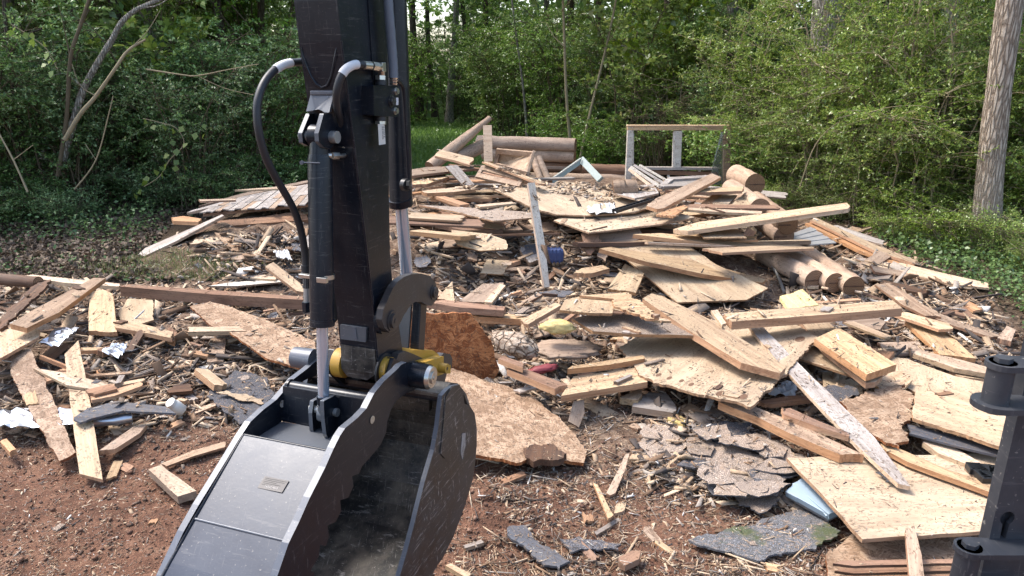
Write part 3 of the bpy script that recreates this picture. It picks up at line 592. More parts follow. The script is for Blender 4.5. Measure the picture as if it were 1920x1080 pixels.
mb = MB(); mb.prism([A(x, y, .248) for x, y in [(848, 724), (861, 722), (870, 757), (860, 790), (835, 860), (826, 850), (832, 790), (836, 745)]], AU * -.004); obj('wear_plate', mb, M['blackrough'], sd, .001)
mb = MB(); mb.prism([A(x, y, .2465) for x, y in [(867, 813), (873, 812), (873, 835), (867, 862), (864, 850)]], AU * -.001); obj('paint_scrape', mb, M['grey'], sd)
mb = MB(); tb = bc(A(833, 740, .23)); mb.bar(L3(-.235, tb[0], tb[1]), L3(.235, tb[0], tb[1]), .055, .035, (0, 0, 1)); obj('bucket_top_beam', mb, M['black'], EX, .012)
mb = MB(); q = [L3(.19, .06, -.10), L3(.02, .06, -.10), L3(.05, .09, -.17), L3(.10, .12, -.19), L3(.17, .10, -.17)]; mb.prism(q, AW * .02); obj('bucket_gusset', mb, M['muddy'], EX, .003)
for a in (-.11, .09): 
    mb = MB(); mb.prism([L3(a, -.04, .0), L3(a, .0, .045), L3(a, .06, .0), L3(a, .22, -.05), L3(a, .22, -.15), L3(a, .04, -.09)], AU * .02); obj('bucket_ear', mb, M['black'], EX, .003)
mb = MB()
for k in range(5):
    a = -.21 + k * .105; mb.prism([L3(a - .022, -.48, -.70), L3(a + .022, -.48, -.70), L3(a + .012, -.60, -.76), L3(a - .012, -.60, -.76)], Vector((0, 0, -.03)))
obj('bucket_teeth', mb, M['blackrough'], EX, .003)
# cab post with hinges and a key slot at the right
def PD(px, py, d): r = ray(px, py); return EYEP + r * d
pt = PD(1925, 700, .8); xl = PD(1850, 1031, .8); PXL = xl.x; PY = xl.y
PO = Vector((PXL, PY, 0))
mb = MB(); ztop = 2.02; kc = at_y(1889, 972, PY); kx, kz = kc.x - PXL, kc.z
# front face ring with a keyhole cut: build face from pieces round the hole
def P2(x, z, y=0): return Vector((PXL + x, PY + y, z))
wd = .085
hole = [(kx + .0078 * math.cos(t), kz + .0085 * math.sin(t)) for t in [math.radians(-60 + 300 * k / 14) for k in range(15)]]
hole = [(x, z) for x, z in hole]; slot = [(kx - .0032, kz - .026), (kx + .0032, kz - .026)]
ring = hole + slot     # counter-clockwise from right-bottom round to left-bottom then slot
outer = [(wd, kz - .05), (wd, kz + .03), (0, kz + .03), (0, kz - .05)]
mid = len(hole) // 2
rightp = [(kx, kz + .03), (kx, hole[7][1])]
half1 = [(wd, kz - .05), (wd, kz + .03), (hole[7][0], kz + .03)] + hole[:8][::-1] + [slot[1], (slot[1][0], kz - .05)]
half2 = [(slot[1][0], kz - .05), slot[1], slot[0]] + hole[7:][::-1] + [(hole[7][0], kz + .03), (0, kz + .03), (0, kz - .05)]
for hf in (half1, half2): mb.prism([P2(x, z) for x, z in hf], Vector((0, .006, 0)))
mb.box(P2(wd / 2, (ztop + kz + .03) / 2, .003), (wd, .006, ztop - kz - .03)); mb.box(P2(wd / 2, (kz - .05 + .7) / 2, .003), (wd, .006, kz - .05 - .7))
mb.box(P2(.003, (ztop + .7) / 2, .011), (.006, .010, ztop - .7)); mb.box(P2(wd + .02, (ztop + .7) / 2, .03), (.04, .05, ztop - .7))
mb.box(P2(kx, kz - .01, .012), (.026, .004, .06)); cabp = obj('cab_post', mb, M['post'], EX)  # first box is a backing plate added to keep the key slot dark
mb = MB(); mb.box(P2(.062, 1.3, -.004), (.006, .008, 1.2)); obj('post_seam', mb, M['post'], cabp, .002)
def hinge(zt, zb, pxc, name='hinge', lowplate=True):
    c = at_y(*pxc, PY - .012); hx = c.x - PXL
    mb = MB(); mb.tube([P2(hx, zb, -.012), P2(hx, zt, -.012)], .0125, 24); hb = obj(name, mb, M['post'], cabp, .001)
    for z, h, big in ((zt, .006, 0), (zb, .006, 1)):
        w0_ = .0155 if not big else .021
        cs = [(hx + w0_ * math.cos(t), -.012 + w0_ * math.sin(t)) for t in [math.radians(90 + 180 * k / 10) for k in range(11)]]
        pl = cs + [(.05, -.012 - w0_), (.05, -.001), (.03, .0), (hx + .01, .004)]
        mb = MB(); mb.prism([P2(x, z, y) for x, y in pl], Vector((0, 0, -h))); obj('hinge_leaf', mb, M['post'], hb, .0015)
    mb = MB(); mb.tube([P2(hx, zt, -.012), P2(hx, zt + .005, -.012)], .0085, 6, smooth=False); obj('hinge_bolt', mb, M['post'], hb, .0006); mb = MB(); mb.tube([P2(hx, zb - .012, -.012), P2(hx, zb - .006, -.012)], .0085, 6, smooth=False); obj('hinge_bolt', mb, M['post'], hb, .0006)
z1 = at_y(1880, 678, PY - .012).z; z2 = at_y(1880, 752, PY - .012).z; hinge(z1, z2, (1876, 700))
z3 = at_y(1815, 1024, PY - .012).z; hinge(z3, z3 - .06, (1816, 1035))

# ------------------------------------------------------------ wreckage pieces
RNG = random.Random(7); TOPS_V = []; TOPS_F = []; ANCH = []
def zpts(pts, z):
    if isinstance(z, (int, float)): return [on_z(x, y, z) for x, y in pts]
    if isinstance(z, list): return [on_z(x, y, zz) for (x, y), zz in zip(pts, z)]
    k, z0, z1 = z
    if k == 'g': return [on_g(x, y, z0) for x, y in pts]
    i = 0 if k == 'x' else 1; lo = min(p[i] for p in pts); hi = max(p[i] for p in pts)
    return [on_z(p[0], p[1], z0 + (z1 - z0) * (p[i] - lo) / (hi - lo)) for p in pts]
def slab(name, cat, label, mat, pts, z, t=.02, jag=0.0, edge=None, group=None, rough=0.0, extra=None, parent=None, anchor=True):
    P = zpts(pts, z); c = sum(P, Vector()) / len(P)
    u, s_, vt = np.linalg.svd(np.array([p - c for p in P])); n = Vector(vt[2])
    if n.dot(EYEP - c) < 0: n = -n
    Q = []
    for (x, y) in pts:
        r = ray(x, y); Q.append(EYEP + r * ((c - EYEP).dot(n) / r.dot(n)))
    L = max(range(len(Q)), key=lambda i: (Q[(i + 1) % len(Q)] - Q[i]).length)
    X = (Q[(L + 1) % len(Q)] - Q[L]).normalized(); Y = n.cross(X)
    if jag or rough:
        out = []
        for i in range(len(Q)):
            a, b = Q[i], Q[(i + 1) % len(Q)]; d = (b - a).length; short = abs((b - a).normalized().dot(X)) < 0.75
            amp = jag if (short or jag < 0) else rough
            amp = abs(amp); k = max(1, int(d / (0.014 if amp > .004 else .08))); e = (b - a).normalized() if d > 0 else X; pr = n.cross(e)
            for j in range(k):
                p = a.lerp(b, j / k)
                if j: p = p + pr * (noise.noise(p * 9) * 2.6 + noise.noise(p * 37) * 1.1 + RNG.uniform(-.35, .35)) * amp * min(1, 4 * min(j, k - j) / k + .3)
                out.append(p)
        Q = out
    R = Matrix((X, Y, n)).transposed(); Ri = R.transposed(); loc = [Ri @ (q - c) for q in Q]
    # slight warp so long boards are not perfectly straight
    Lx = max(abs(q.x) for q in loc); w = RNG.uniform(-.006, .006) * min(1.5, Lx)
    mb = MB(); mb.prism([Vector((q.x, q.y, 0)) for q in loc], Vector((0, 0, -t)), 0, 1, 0)
    if extra: extra(mb, lambda x, y: Ri @ ((EYEP + ray(x, y) * ((c - EYEP).dot(n) / ray(x, y).dot(n))) - c))
    EDG = {'ply': 'plyedge', 'osb': 'osb_or', 'pine': 'fresh', 'cream': 'pine', 'tan': 'brown', 'grey': 'tan', 'white': 'tan', 'felt': 'shingle'}
    mats = [M[mat], M[edge or EDG.get(mat, mat)], M['knot'], M['moss'], M['darkmark'], M['white']]
    o = link(name, mesh(name, mb, mats)); m4 = R.to_4x4(); m4.translation = c; o.matrix_basis = m4
    tag(o, label, cat, group)
    o0 = len(TOPS_V); TOPS_V.extend([tuple(q) for q in Q]); TOPS_F.append(list(range(o0, o0 + len(Q))))
    if anchor:
        xs_ = [p[0] for p in pts]; ys_ = [p[1] for p in pts]; ANCH.append(((min(xs_) + max(xs_)) / 2, (min(ys_) + max(ys_)) / 2, label))
    return o
def knots(lst):
    def f(mb, tr):
        for x, y, r in lst:
            ce = tr(x, y); mb.add([(ce.x + r * 1.5 * math.cos(a), ce.y + r * math.sin(a) * .8, .0012) for a in [k * math.pi / 7 for k in range(14)]], [tuple(range(14))], 2)
    return f
WG = 'loose boards and sheets of the torn-down cabin'
def B(label, mat, pts, z, t=.038, jag=.008, **k): return slab('board', 'board', label, mat, pts, z, t, jag, rough=.0015, **k)
def S(label, mat, pts, z, t=.016, jag=-.005, nm=None, cat=None, **k):
    nm = nm or ('osb_sheet' if mat.startswith('osb') else 'plywood_sheet'); return slab(nm, cat or nm.replace('_', ' '), label, mat, pts, z, t, jag, **k)

# --- right foreground
S('large cut-cornered plywood sheet lying flat at the lower right beside the black cab post', 'ply', [(1475, 858), (1600, 855), (1890, 850), (1925, 852), (1905, 978), (1860, 990), (1837, 996), (1617, 1011), (1540, 925)], .17, .018, -.004,
  extra=knots([]))
S('dusty OSB sheet at the bottom right edge under the large plywood sheet', 'osb', [(1600, 1000), (1700, 985), (1880, 975), (1900, 1130), (1560, 1130), (1548, 1040)], .07)
B('long thin grey weathered batten crossing over the plywood toward the lower right', 'grey', [(1404, 612), (1428, 610), (1490, 674), (1557, 738), (1640, 820), (1707, 912), (1684, 907), (1610, 838), (1518, 742), (1450, 668)], ('y', .33, .205), .022, .003, edge='cream')
B('curved narrow board running right across the top of the large lower plywood sheet', 'pine', [(1648, 827), (1693, 844), (1781, 882), (1870, 908), (1905, 925), (1905, 943), (1875, 930), (1787, 897), (1702, 866), (1655, 841)], .21, .025)
B('thick pale board running diagonally above the layered shingles', 'tan', [(1347, 753), (1410, 760), (1493, 793), (1620, 853), (1575, 852), (1480, 812), (1420, 782), (1372, 764)], .22, .045, edge='fresh')
B('short orange board tucked under the grey batten left of the broken OSB panel', 'brown', [(1465, 766), (1482, 765), (1530, 787), (1587, 810), (1592, 818), (1530, 799), (1470, 777)], .25, .03, edge='fresh')
S('ragged torn OSB panel right of the long grey batten', 'osb', [(1573, 752), (1640, 728), (1697, 718), (1711, 738), (1708, 775), (1690, 800), (1686, 838), (1655, 824), (1600, 790)], .24, .016, -.02)
S('split plywood sheet with frayed lower edge at the right behind the cab post', 'ply', [(1712, 784), (1716, 735), (1790, 728), (1870, 752), (1935, 790), (1920, 850), (1893, 843)], .27, .018)
S('pale plywood strip behind the split sheet at the right', 'ply', [(1655, 668), (1700, 672), (1790, 705), (1880, 722), (1885, 765), (1790, 728), (1716, 735), (1665, 708)], .16)
B('broken pale board stub sticking up between plywood layers right of the torn panel', 'cream', [(1730, 828), (1745, 815), (1800, 845), (1840, 868), (1818, 872), (1760, 850)], .19, .03)
B('dark strip in the gap under the split plywood at the right', 'slate', [(1700, 795), (1725, 800), (1890, 845), (1880, 856), (1790, 835), (1705, 812)], .22, .012)  # thin dark strip following the lower edge of the split sheet
B('wide clean short plank lying on top, pointing down toward the split plywood', 'pine', [(1527, 635), (1572, 614), (1681, 683), (1625, 702)], .36, .042, .001, edge='fresh')
B('narrow board directly beneath the wide clean short plank', 'pine', [(1498, 600), (1550, 600), (1655, 705), (1641, 716), (1624, 718), (1545, 655)], .30, .035, .002, edge='fresh')
B('pale board with striped grain under the end of the wide clean plank', 'cream', [(1640, 715), (1685, 690), (1710, 712), (1690, 735), (1650, 728)], .20, .02)
B('thick squared beam lying level across the stack below the three-log bundle', 'pine', [(1357, 588), (1450, 580), (1674, 563), (1692, 578), (1545, 590), (1372, 603)], ('x', .44, .46), .055, .002, edge='fresh')
B('yellowish short board standing behind the level squared beam', 'yellow_ply', [(1462, 556), (1505, 542), (1535, 572), (1478, 580)], .30, .03)
B('pale split stick under the left end of the level beam', 'cream', [(1333, 582), (1345, 580), (1362, 606), (1354, 610)], .42, .02)
B('long thick plank with bent tip running diagonally over the knotted plywood', 'pine', [(1205, 560), (1222, 550), (1245, 557), (1340, 603), (1474, 688), (1463, 700), (1390, 680), (1300, 625)], ('x', .44, .36), .042, .003, edge='fresh')
S('big knotted plywood sheet with splintered lower edge in the middle right', 'ply', [(1160, 650), (1250, 612), (1345, 600), (1480, 604), (1533, 631), (1497, 673), (1407, 763), (1390, 756), (1300, 737), (1225, 718), (1196, 700)], ('x', .22, .32), .016, -.010, edge='plyedge',
  extra=knots([(1235, 703, .018), (1255, 709, .016), (1278, 714, .015), (1296, 721, .017), (1350, 738, .024), (1394, 744, .024), (1500, 636, .035)]))
S('dark dirt-covered roof sheet beneath the splintered board in the middle', 'felt', [(1072, 597), (1110, 589), (1230, 591), (1312, 622), (1303, 629), (1180, 626), (1112, 621)], ('x', .36, .40), .02, -.004, nm='dirty_panel', cat='roof sheet', edge='plyedge')
B('splintered board end left of the dark roof sheet in the middle', 'ply', [(1049, 581), (1059, 562), (1086, 556), (1158, 558), (1148, 587), (1100, 586)], .46, .018, .006)
B('jagged shredded board over the dark roof sheet', 'pine', [(1086, 554), (1175, 548), (1201, 566), (1226, 582), (1225, 598), (1200, 589), (1151, 574), (1150, 560)], .48, .016, .02)
B('short wide pale board lying near the red rubber shoe', 'pine', [(1075, 706), (1205, 687), (1214, 716), (1052, 742)], ('x', .20, .22), .038, .001, edge='fresh')
B('short square stick resting on the pale board near the red rubber shoe', 'pine', [(1064, 692), (1072, 686), (1205, 666), (1209, 672), (1140, 684)], .26, .035, edge='fresh')
B('stout board slanting down right of the upright orange OSB sheet', 'brown', [(950, 692), (970, 686), (1064, 721), (1040, 729)], .22, .042, edge='fresh')
B('small block between the muddy sack and the orange OSB sheet', 'brown', [(934, 672), (945, 668), (983, 681), (980, 689)], .27, .035, edge='fresh')
B('thin blue-grey slat below the stout slanting board', 'grey', [(962, 731), (1020, 716), (1030, 720), (975, 736)], .12, .012)
S('upright orange OSB sheet leaning just behind the excavator bucket', 'osb_or', [(740, 582), (800, 587), (878, 588), (890, 599), (905, 617), (921, 640), (936, 692), (929, 706), (914, 713), (849, 691), (740, 668)], ('y', .50, .02), .018, -.006)
OS = S('large rough OSB sheet on the ground right of the bucket with a rotten lower edge', 'osb', [(780, 690), (850, 690), (905, 712), (985, 736), (1003, 744), (1030, 770), (1060, 795), (1085, 825), (1100, 845), (1095, 868), (1048, 862), (1020, 838), (1000, 836), (986, 862), (968, 868), (905, 855), (850, 845), (790, 800)], ('x', .17, .05), .018, -.008, edge='osb_or')
slab('rotten_wood', 'rotten wood', 'dark rotten brown chunk at the lower edge of the rough OSB sheet', 'rot', [(990, 838), (1003, 830), (1015, 836), (1030, 831), (1045, 838), (1062, 850), (1052, 860), (1025, 862), (1000, 866), (987, 858)], ('x', .10, .11), .035, -.012)
for lb, mt, pt_, z, t in [
  ('long timber lying behind the upright orange OSB sheet', 'brown', [(800, 566), (830, 562), (948, 575), (944, 582), (860, 576)], .27, .05),
  ('lower pale timber behind the upright orange OSB sheet', 'pine', [(860, 586), (885, 583), (990, 592), (985, 599), (900, 594)], .2, .05),
  ('torn pale plywood face propped under the dirty platform sheet', 'ply', [(847, 431), (913, 438), (948, 450), (950, 467), (899, 470), (858, 459)], ('y', .52, .38), .012),
  ('small square plywood piece left of the pale leaning batten', 'ply', [(913, 486), (955, 488), (945, 515), (900, 512)], ('y', .25, .15), .014),
  ('pale wide board lying below the torn plywood face', 'tan', [(860, 565), (905, 532), (945, 530), (935, 545), (915, 567)], ('y', .2, .15), .015),
  ('narrow stick beside the pale wide board in the rubble middle', 'cream', [(908, 565), (938, 532), (948, 535), (922, 567)], .2, .02),
  ('short board angled up against the rubble left of the yellowish foam scrap', 'pine', [(975, 600), (1040, 568), (1052, 572), (990, 608)], ('x', .22, .3), .03),
  ('triangular board scrap in the rubble right of the pivot link', 'pine', [(820, 560), (848, 527), (852, 566), (835, 562)], ('y', .3, .2), .015),
  ]: B(lb, mt, pt_, z, t)
S('dirty sagging sheet at the left front of the cabin platform', 'felt', [(785, 384), (860, 388), (998, 398), (1000, 408), (925, 414), (850, 396)], .56, .014, edge='plyedge')
S('upper dirt-strewn platform sheet in the heart of the pile', 'ply', [(924, 353), (988, 347), (1090, 342), (1150, 362), (1228, 386), (1190, 398), (1100, 404), (1042, 402), (1000, 390)], ('y', .66, .55), .016, -.005)
S('lower dirt-strewn platform sheet that juts forward at the centre of the pile', 'ply', [(1038, 413), (1080, 402), (1190, 393), (1225, 387), (1303, 407), (1240, 420), (1140, 432), (1104, 436)], ('y', .54, .49), .016, -.005)
B('pale weathered batten leaning upright against the centre of the pile', 'white', [(990, 343), (1003, 342), (1022, 460), (1031, 538), (1021, 539), (1008, 462)], ('y', .86, .12), .02, .003)
B('long pale plank sticking out right past the log ends', 'cream', [(1262, 430), (1310, 416), (1450, 398), (1588, 380), (1594, 386), (1590, 391), (1440, 412), (1290, 433)], ('x', .50, .70), .04, .004, edge='cream')
B('long board below the jutting plank ending at the short dark logs', 'pine', [(1187, 439), (1240, 437), (1360, 448), (1475, 460), (1474, 466), (1385, 462)], ('x', .47, .33), .04, .005, edge='fresh')
B('long board slanting down across the triangular plywood', 'pine', [(1124, 466), (1145, 463), (1300, 488), (1437, 524), (1430, 530), (1320, 514), (1210, 490)], ('x', .46, .16), .038, .005, edge='fresh')
S('triangular plywood sheet sloping down in front of the platform', 'ply', [(1135, 455), (1210, 450), (1290, 460), (1345, 497), (1440, 540), (1400, 562), (1270, 567), (1183, 493)], ('y', .38, .12), .014, -.003)
B('pale board end left of the triangular plywood', 'ply', [(1139, 541), (1172, 494), (1208, 512), (1192, 549)], ('y', .3, .2), .03)
B('small stout board under the triangular plywood tip', 'pine', [(1075, 512), (1090, 503), (1130, 497), (1143, 503), (1110, 512)], .28, .04, edge='fresh')
B('torn hanging plywood strip under the jutting platform sheet', 'brown', [(1090, 438), (1120, 434), (1128, 450), (1108, 478), (1098, 470)], ('y', .47, .3), .012, .015)
B('wide torn sheet flap hanging from the jutting platform sheet', 'tan', [(1118, 436), (1200, 428), (1210, 445), (1150, 462), (1135, 490), (1120, 480)], ('y', .46, .25), .012, .01)
# planks around the window frame
B('wide dirty plank running up to the window frame', 'tan', [(1212, 386), (1230, 372), (1335, 325), (1352, 332), (1245, 390), (1232, 392)], ('y', .78, .62), .035, .002, edge='fresh')
B('short crosswise stick under the wide dirty plank', 'fresh', [(1300, 392), (1345, 358), (1360, 358), (1320, 397)], ('y', .6, .5), .03)
B('pierced board with round holes left of the leaning logs', 'ply', [(1355, 400), (1385, 370), (1412, 368), (1405, 385), (1390, 403)], ('y', .58, .5), .02,
  extra=knots([(1383, 378, .014), (1393, 380, .014), (1376, 386, .014), (1388, 390, .014), (1395, 372, .014)]))
B('thin level stick in front of the pierced board', 'cream', [(1280, 392), (1290, 389), (1428, 396), (1426, 401), (1340, 397)], .58, .025)
B('board lying behind the pierced board', 'pine', [(1300, 352), (1395, 350), (1392, 358), (1302, 361)], .66, .03, edge='brown')
B('pale wide board between the crosswise stick and the pierced board', 'ply', [(1335, 380), (1362, 360), (1382, 366), (1352, 398)], ('y', .58, .52), .02)
B('grey-white board behind the short dark log', 'grey', [(1150, 362), (1170, 350), (1225, 345), (1235, 362), (1190, 372)], .68, .02)
B('triangular plywood scrap beneath the long jutting plank', 'ply', [(1300, 425), (1380, 424), (1400, 446), (1320, 446)], .46, .014)
B('small pale board sticking out under the front platform edge', 'fresh', [(1230, 402), (1282, 383), (1290, 388), (1262, 406)], .6, .02)
B('small brown block beside the stacked short logs', 'brown', [(1393, 438), (1402, 427), (1418, 434), (1408, 447)], ('y', .4, .32), .03, edge='fresh')
# far left of the pile behind the arm
B('broad board tilted over the leaning log halves', 'pine', [(815, 292), (824, 280), (888, 296), (880, 309), (850, 300)], ('y', .9, .78), .03, edge='fresh')
B('short grey board sliding off the left of the pile', 'grey', [(835, 312), (858, 310), (890, 346), (868, 347)], ('y', .8, .6), .025)
B('long thin board at the left crest of the pile', 'tan', [(770, 318), (800, 313), (888, 310), (889, 316), (800, 326), (770, 330)], .72, .03, edge='brown')
B('long board beneath the crest at the left', 'pine', [(772, 328), (830, 326), (842, 331), (800, 345), (772, 346)], .66, .04, edge='brown')
B('bright edge-on board ending beside the excavator arm', 'cream', [(790, 358), (820, 354), (890, 348), (892, 354), (850, 360), (800, 362)], .62, .04, edge='fresh')
B('short orange board pointing right below the bright board', 'fresh', [(812, 367), (822, 364), (880, 382), (862, 384)], .58, .03)
B('long dark board low at the left of the pile', 'brown', [(815, 420), (860, 416), (942, 424), (942, 431), (870, 432)], .42, .04, edge='brown')
B('thin stick on the dirty sagging sheet', 'cream', [(890, 384), (960, 378), (968, 381), (900, 388)], .6, .02)
B('stick lying under the window sash at the left', 'pine', [(904, 303), (914, 303), (1015, 340), (1023, 344), (1010, 344)], ('x', .85, .72), .02)
# --- left debris
B('long squared beam lying across the ground left of the arm', 'brown', [(225, 537), (243, 533), (400, 544), (570, 556), (568, 562), (400, 552)], ('x', .24, .2), .085, .006, edge='brown')
B('thin pale timber behind the left beam', 'cream', [(38, 517), (60, 515), (225, 532), (222, 537), (120, 530)], .22, .03)
B('thick board propped diagonally at the far left', 'tan', [(19, 607), (60, 582), (175, 521), (198, 521), (110, 586), (50, 615)], ('x', .38, .34), .035, .002, edge='fresh')
B('short upright-laid plank beside the propped left board', 'pine', [(166, 620), (168, 548), (192, 542), (212, 551), (219, 622)], ('y', .32, .22), .035, .008, edge='fresh')
S('plywood square behind the short left plank', 'ply', [(222, 585), (240, 560), (286, 562), (288, 600), (262, 608), (225, 600)], .2, .014)
B('board running right from the short left plank', 'pine', [(218, 600), (262, 606), (325, 622), (322, 634), (262, 622), (216, 614)], .24, .03, edge='fresh')
B('end block lying at the tip of the right-running board', 'brown', [(308, 622), (318, 612), (332, 622), (326, 640), (312, 634)], .2, .04, edge='fresh')
S('broad tan sheet half buried left of the cylinder rod', 'osb', [(356, 574), (394, 565), (430, 575), (500, 600), (590, 640), (600, 700), (500, 672), (430, 622), (395, 610)], ('y', .26, .2), .016)
B('narrow pale board in front of the broad tan sheet', 'cream', [(352, 613), (450, 612), (462, 620), (352, 622)], .24, .03)
B('long pointed pine board standing out at the left foreground', 'pine', [(121, 664), (147, 638), (172, 770), (192, 899), (149, 888), (135, 780)], ('y', .26, .05), .02, .006)
S('long dusty strip of sheathing behind the pointed pine board', 'osb', [(20, 660), (58, 653), (100, 750), (142, 848), (112, 864), (60, 775), (20, 698)], ('y', .24, .06), .016)
B('tan board at the left edge of the photo above the metal flashing', 'pine', [(-60, 640), (-20, 612), (75, 618), (72, 632), (0, 672), (-60, 690)], .28, .02)
B('pale board crossing behind the pointed pine board', 'cream', [(62, 690), (130, 700), (208, 722), (205, 735), (125, 722)], ('x', .22, .18), .015, .02)
B('square stick right of the pointed pine board', 'fresh', [(170, 738), (215, 730), (262, 716), (264, 724), (215, 742), (172, 750)], .18, .02)
B('board pointing down left below the downspout', 'tan', [(185, 845), (250, 800), (275, 796), (262, 812), (215, 842)], .07, .025, edge='fresh')
B('short cut block of two-by-four on the bare soil', 'cream', [(278, 880), (302, 871), (368, 920), (333, 931)], .07, .04, .0, edge='tan')
B('flat stick beside the cut block pointing at the thumb', 'tan', [(296, 872), (360, 845), (420, 828), (422, 838), (360, 856), (312, 874)], .035, .012)
B('small offcut at the far left edge of the bare soil', 'fresh', [(0, 828), (12, 822), (30, 842), (18, 848)], .07, .03)
# left back shingled roof section
S('tan wall panel standing under the wood-shake roof piece', 'brown', [(398, 420), (560, 396), (575, 402), (575, 432), (470, 440), (346, 448)], ('y', .42, .16), .02, nm='sheathing_panel', cat='panel')
S('flat plywood sheet below the shake roof piece at the left rear', 'tan', [(312, 481), (348, 450), (450, 442), (470, 452), (400, 476)], ('y', .2, .1), .014)
B('long grey corner board sloping to the ground at the left rear', 'grey', [(250, 486), (272, 465), (330, 440), (416, 402), (420, 404), (330, 452), (275, 478)], ('x', .02, .5), .025, .004)
B('lower long batten along the top of the shake roof piece', 'grey', [(350, 399), (360, 394), (455, 368), (577, 345), (578, 350), (460, 374)], ('x', .27, .60), .03, .002)
B('upper long batten lying above the shake roof piece', 'tan', [(372, 386), (455, 362), (577, 338), (577, 342), (458, 367)], ('x', .29, .61), .025, .002)
B('dark broad timber showing below the shake roof piece', 'brown', [(400, 414), (575, 402), (577, 412), (420, 424)], ('y', .40, .32), .05)
B('jutting board under the shake roof piece', 'fresh', [(321, 408), (345, 405), (378, 410), (372, 416), (325, 414)], .4, .04)
B('narrow lath poking out above the shake roof piece', 'cream', [(440, 356), (520, 350), (575, 347), (575, 350), (500, 355)], .56, .02)
B('second lath poking left from the shake roof piece', 'tan', [(372, 374), (440, 372), (442, 375), (380, 377)], .6, .02)
B('broken board angled beside the arm at the left rear', 'pine', [(497, 500), (512, 491), (562, 530), (572, 548), (556, 545)], ('y', .3, .2), .03, edge='fresh')
B('pale lath on the ground before the left rear log', 'cream', [(422, 518), (430, 514), (520, 517), (516, 524)], .12, .02)
B('white painted trim on the ground left of the arm', 'white', [(390, 536), (440, 528), (530, 524), (532, 528), (445, 536)], .1, .015)
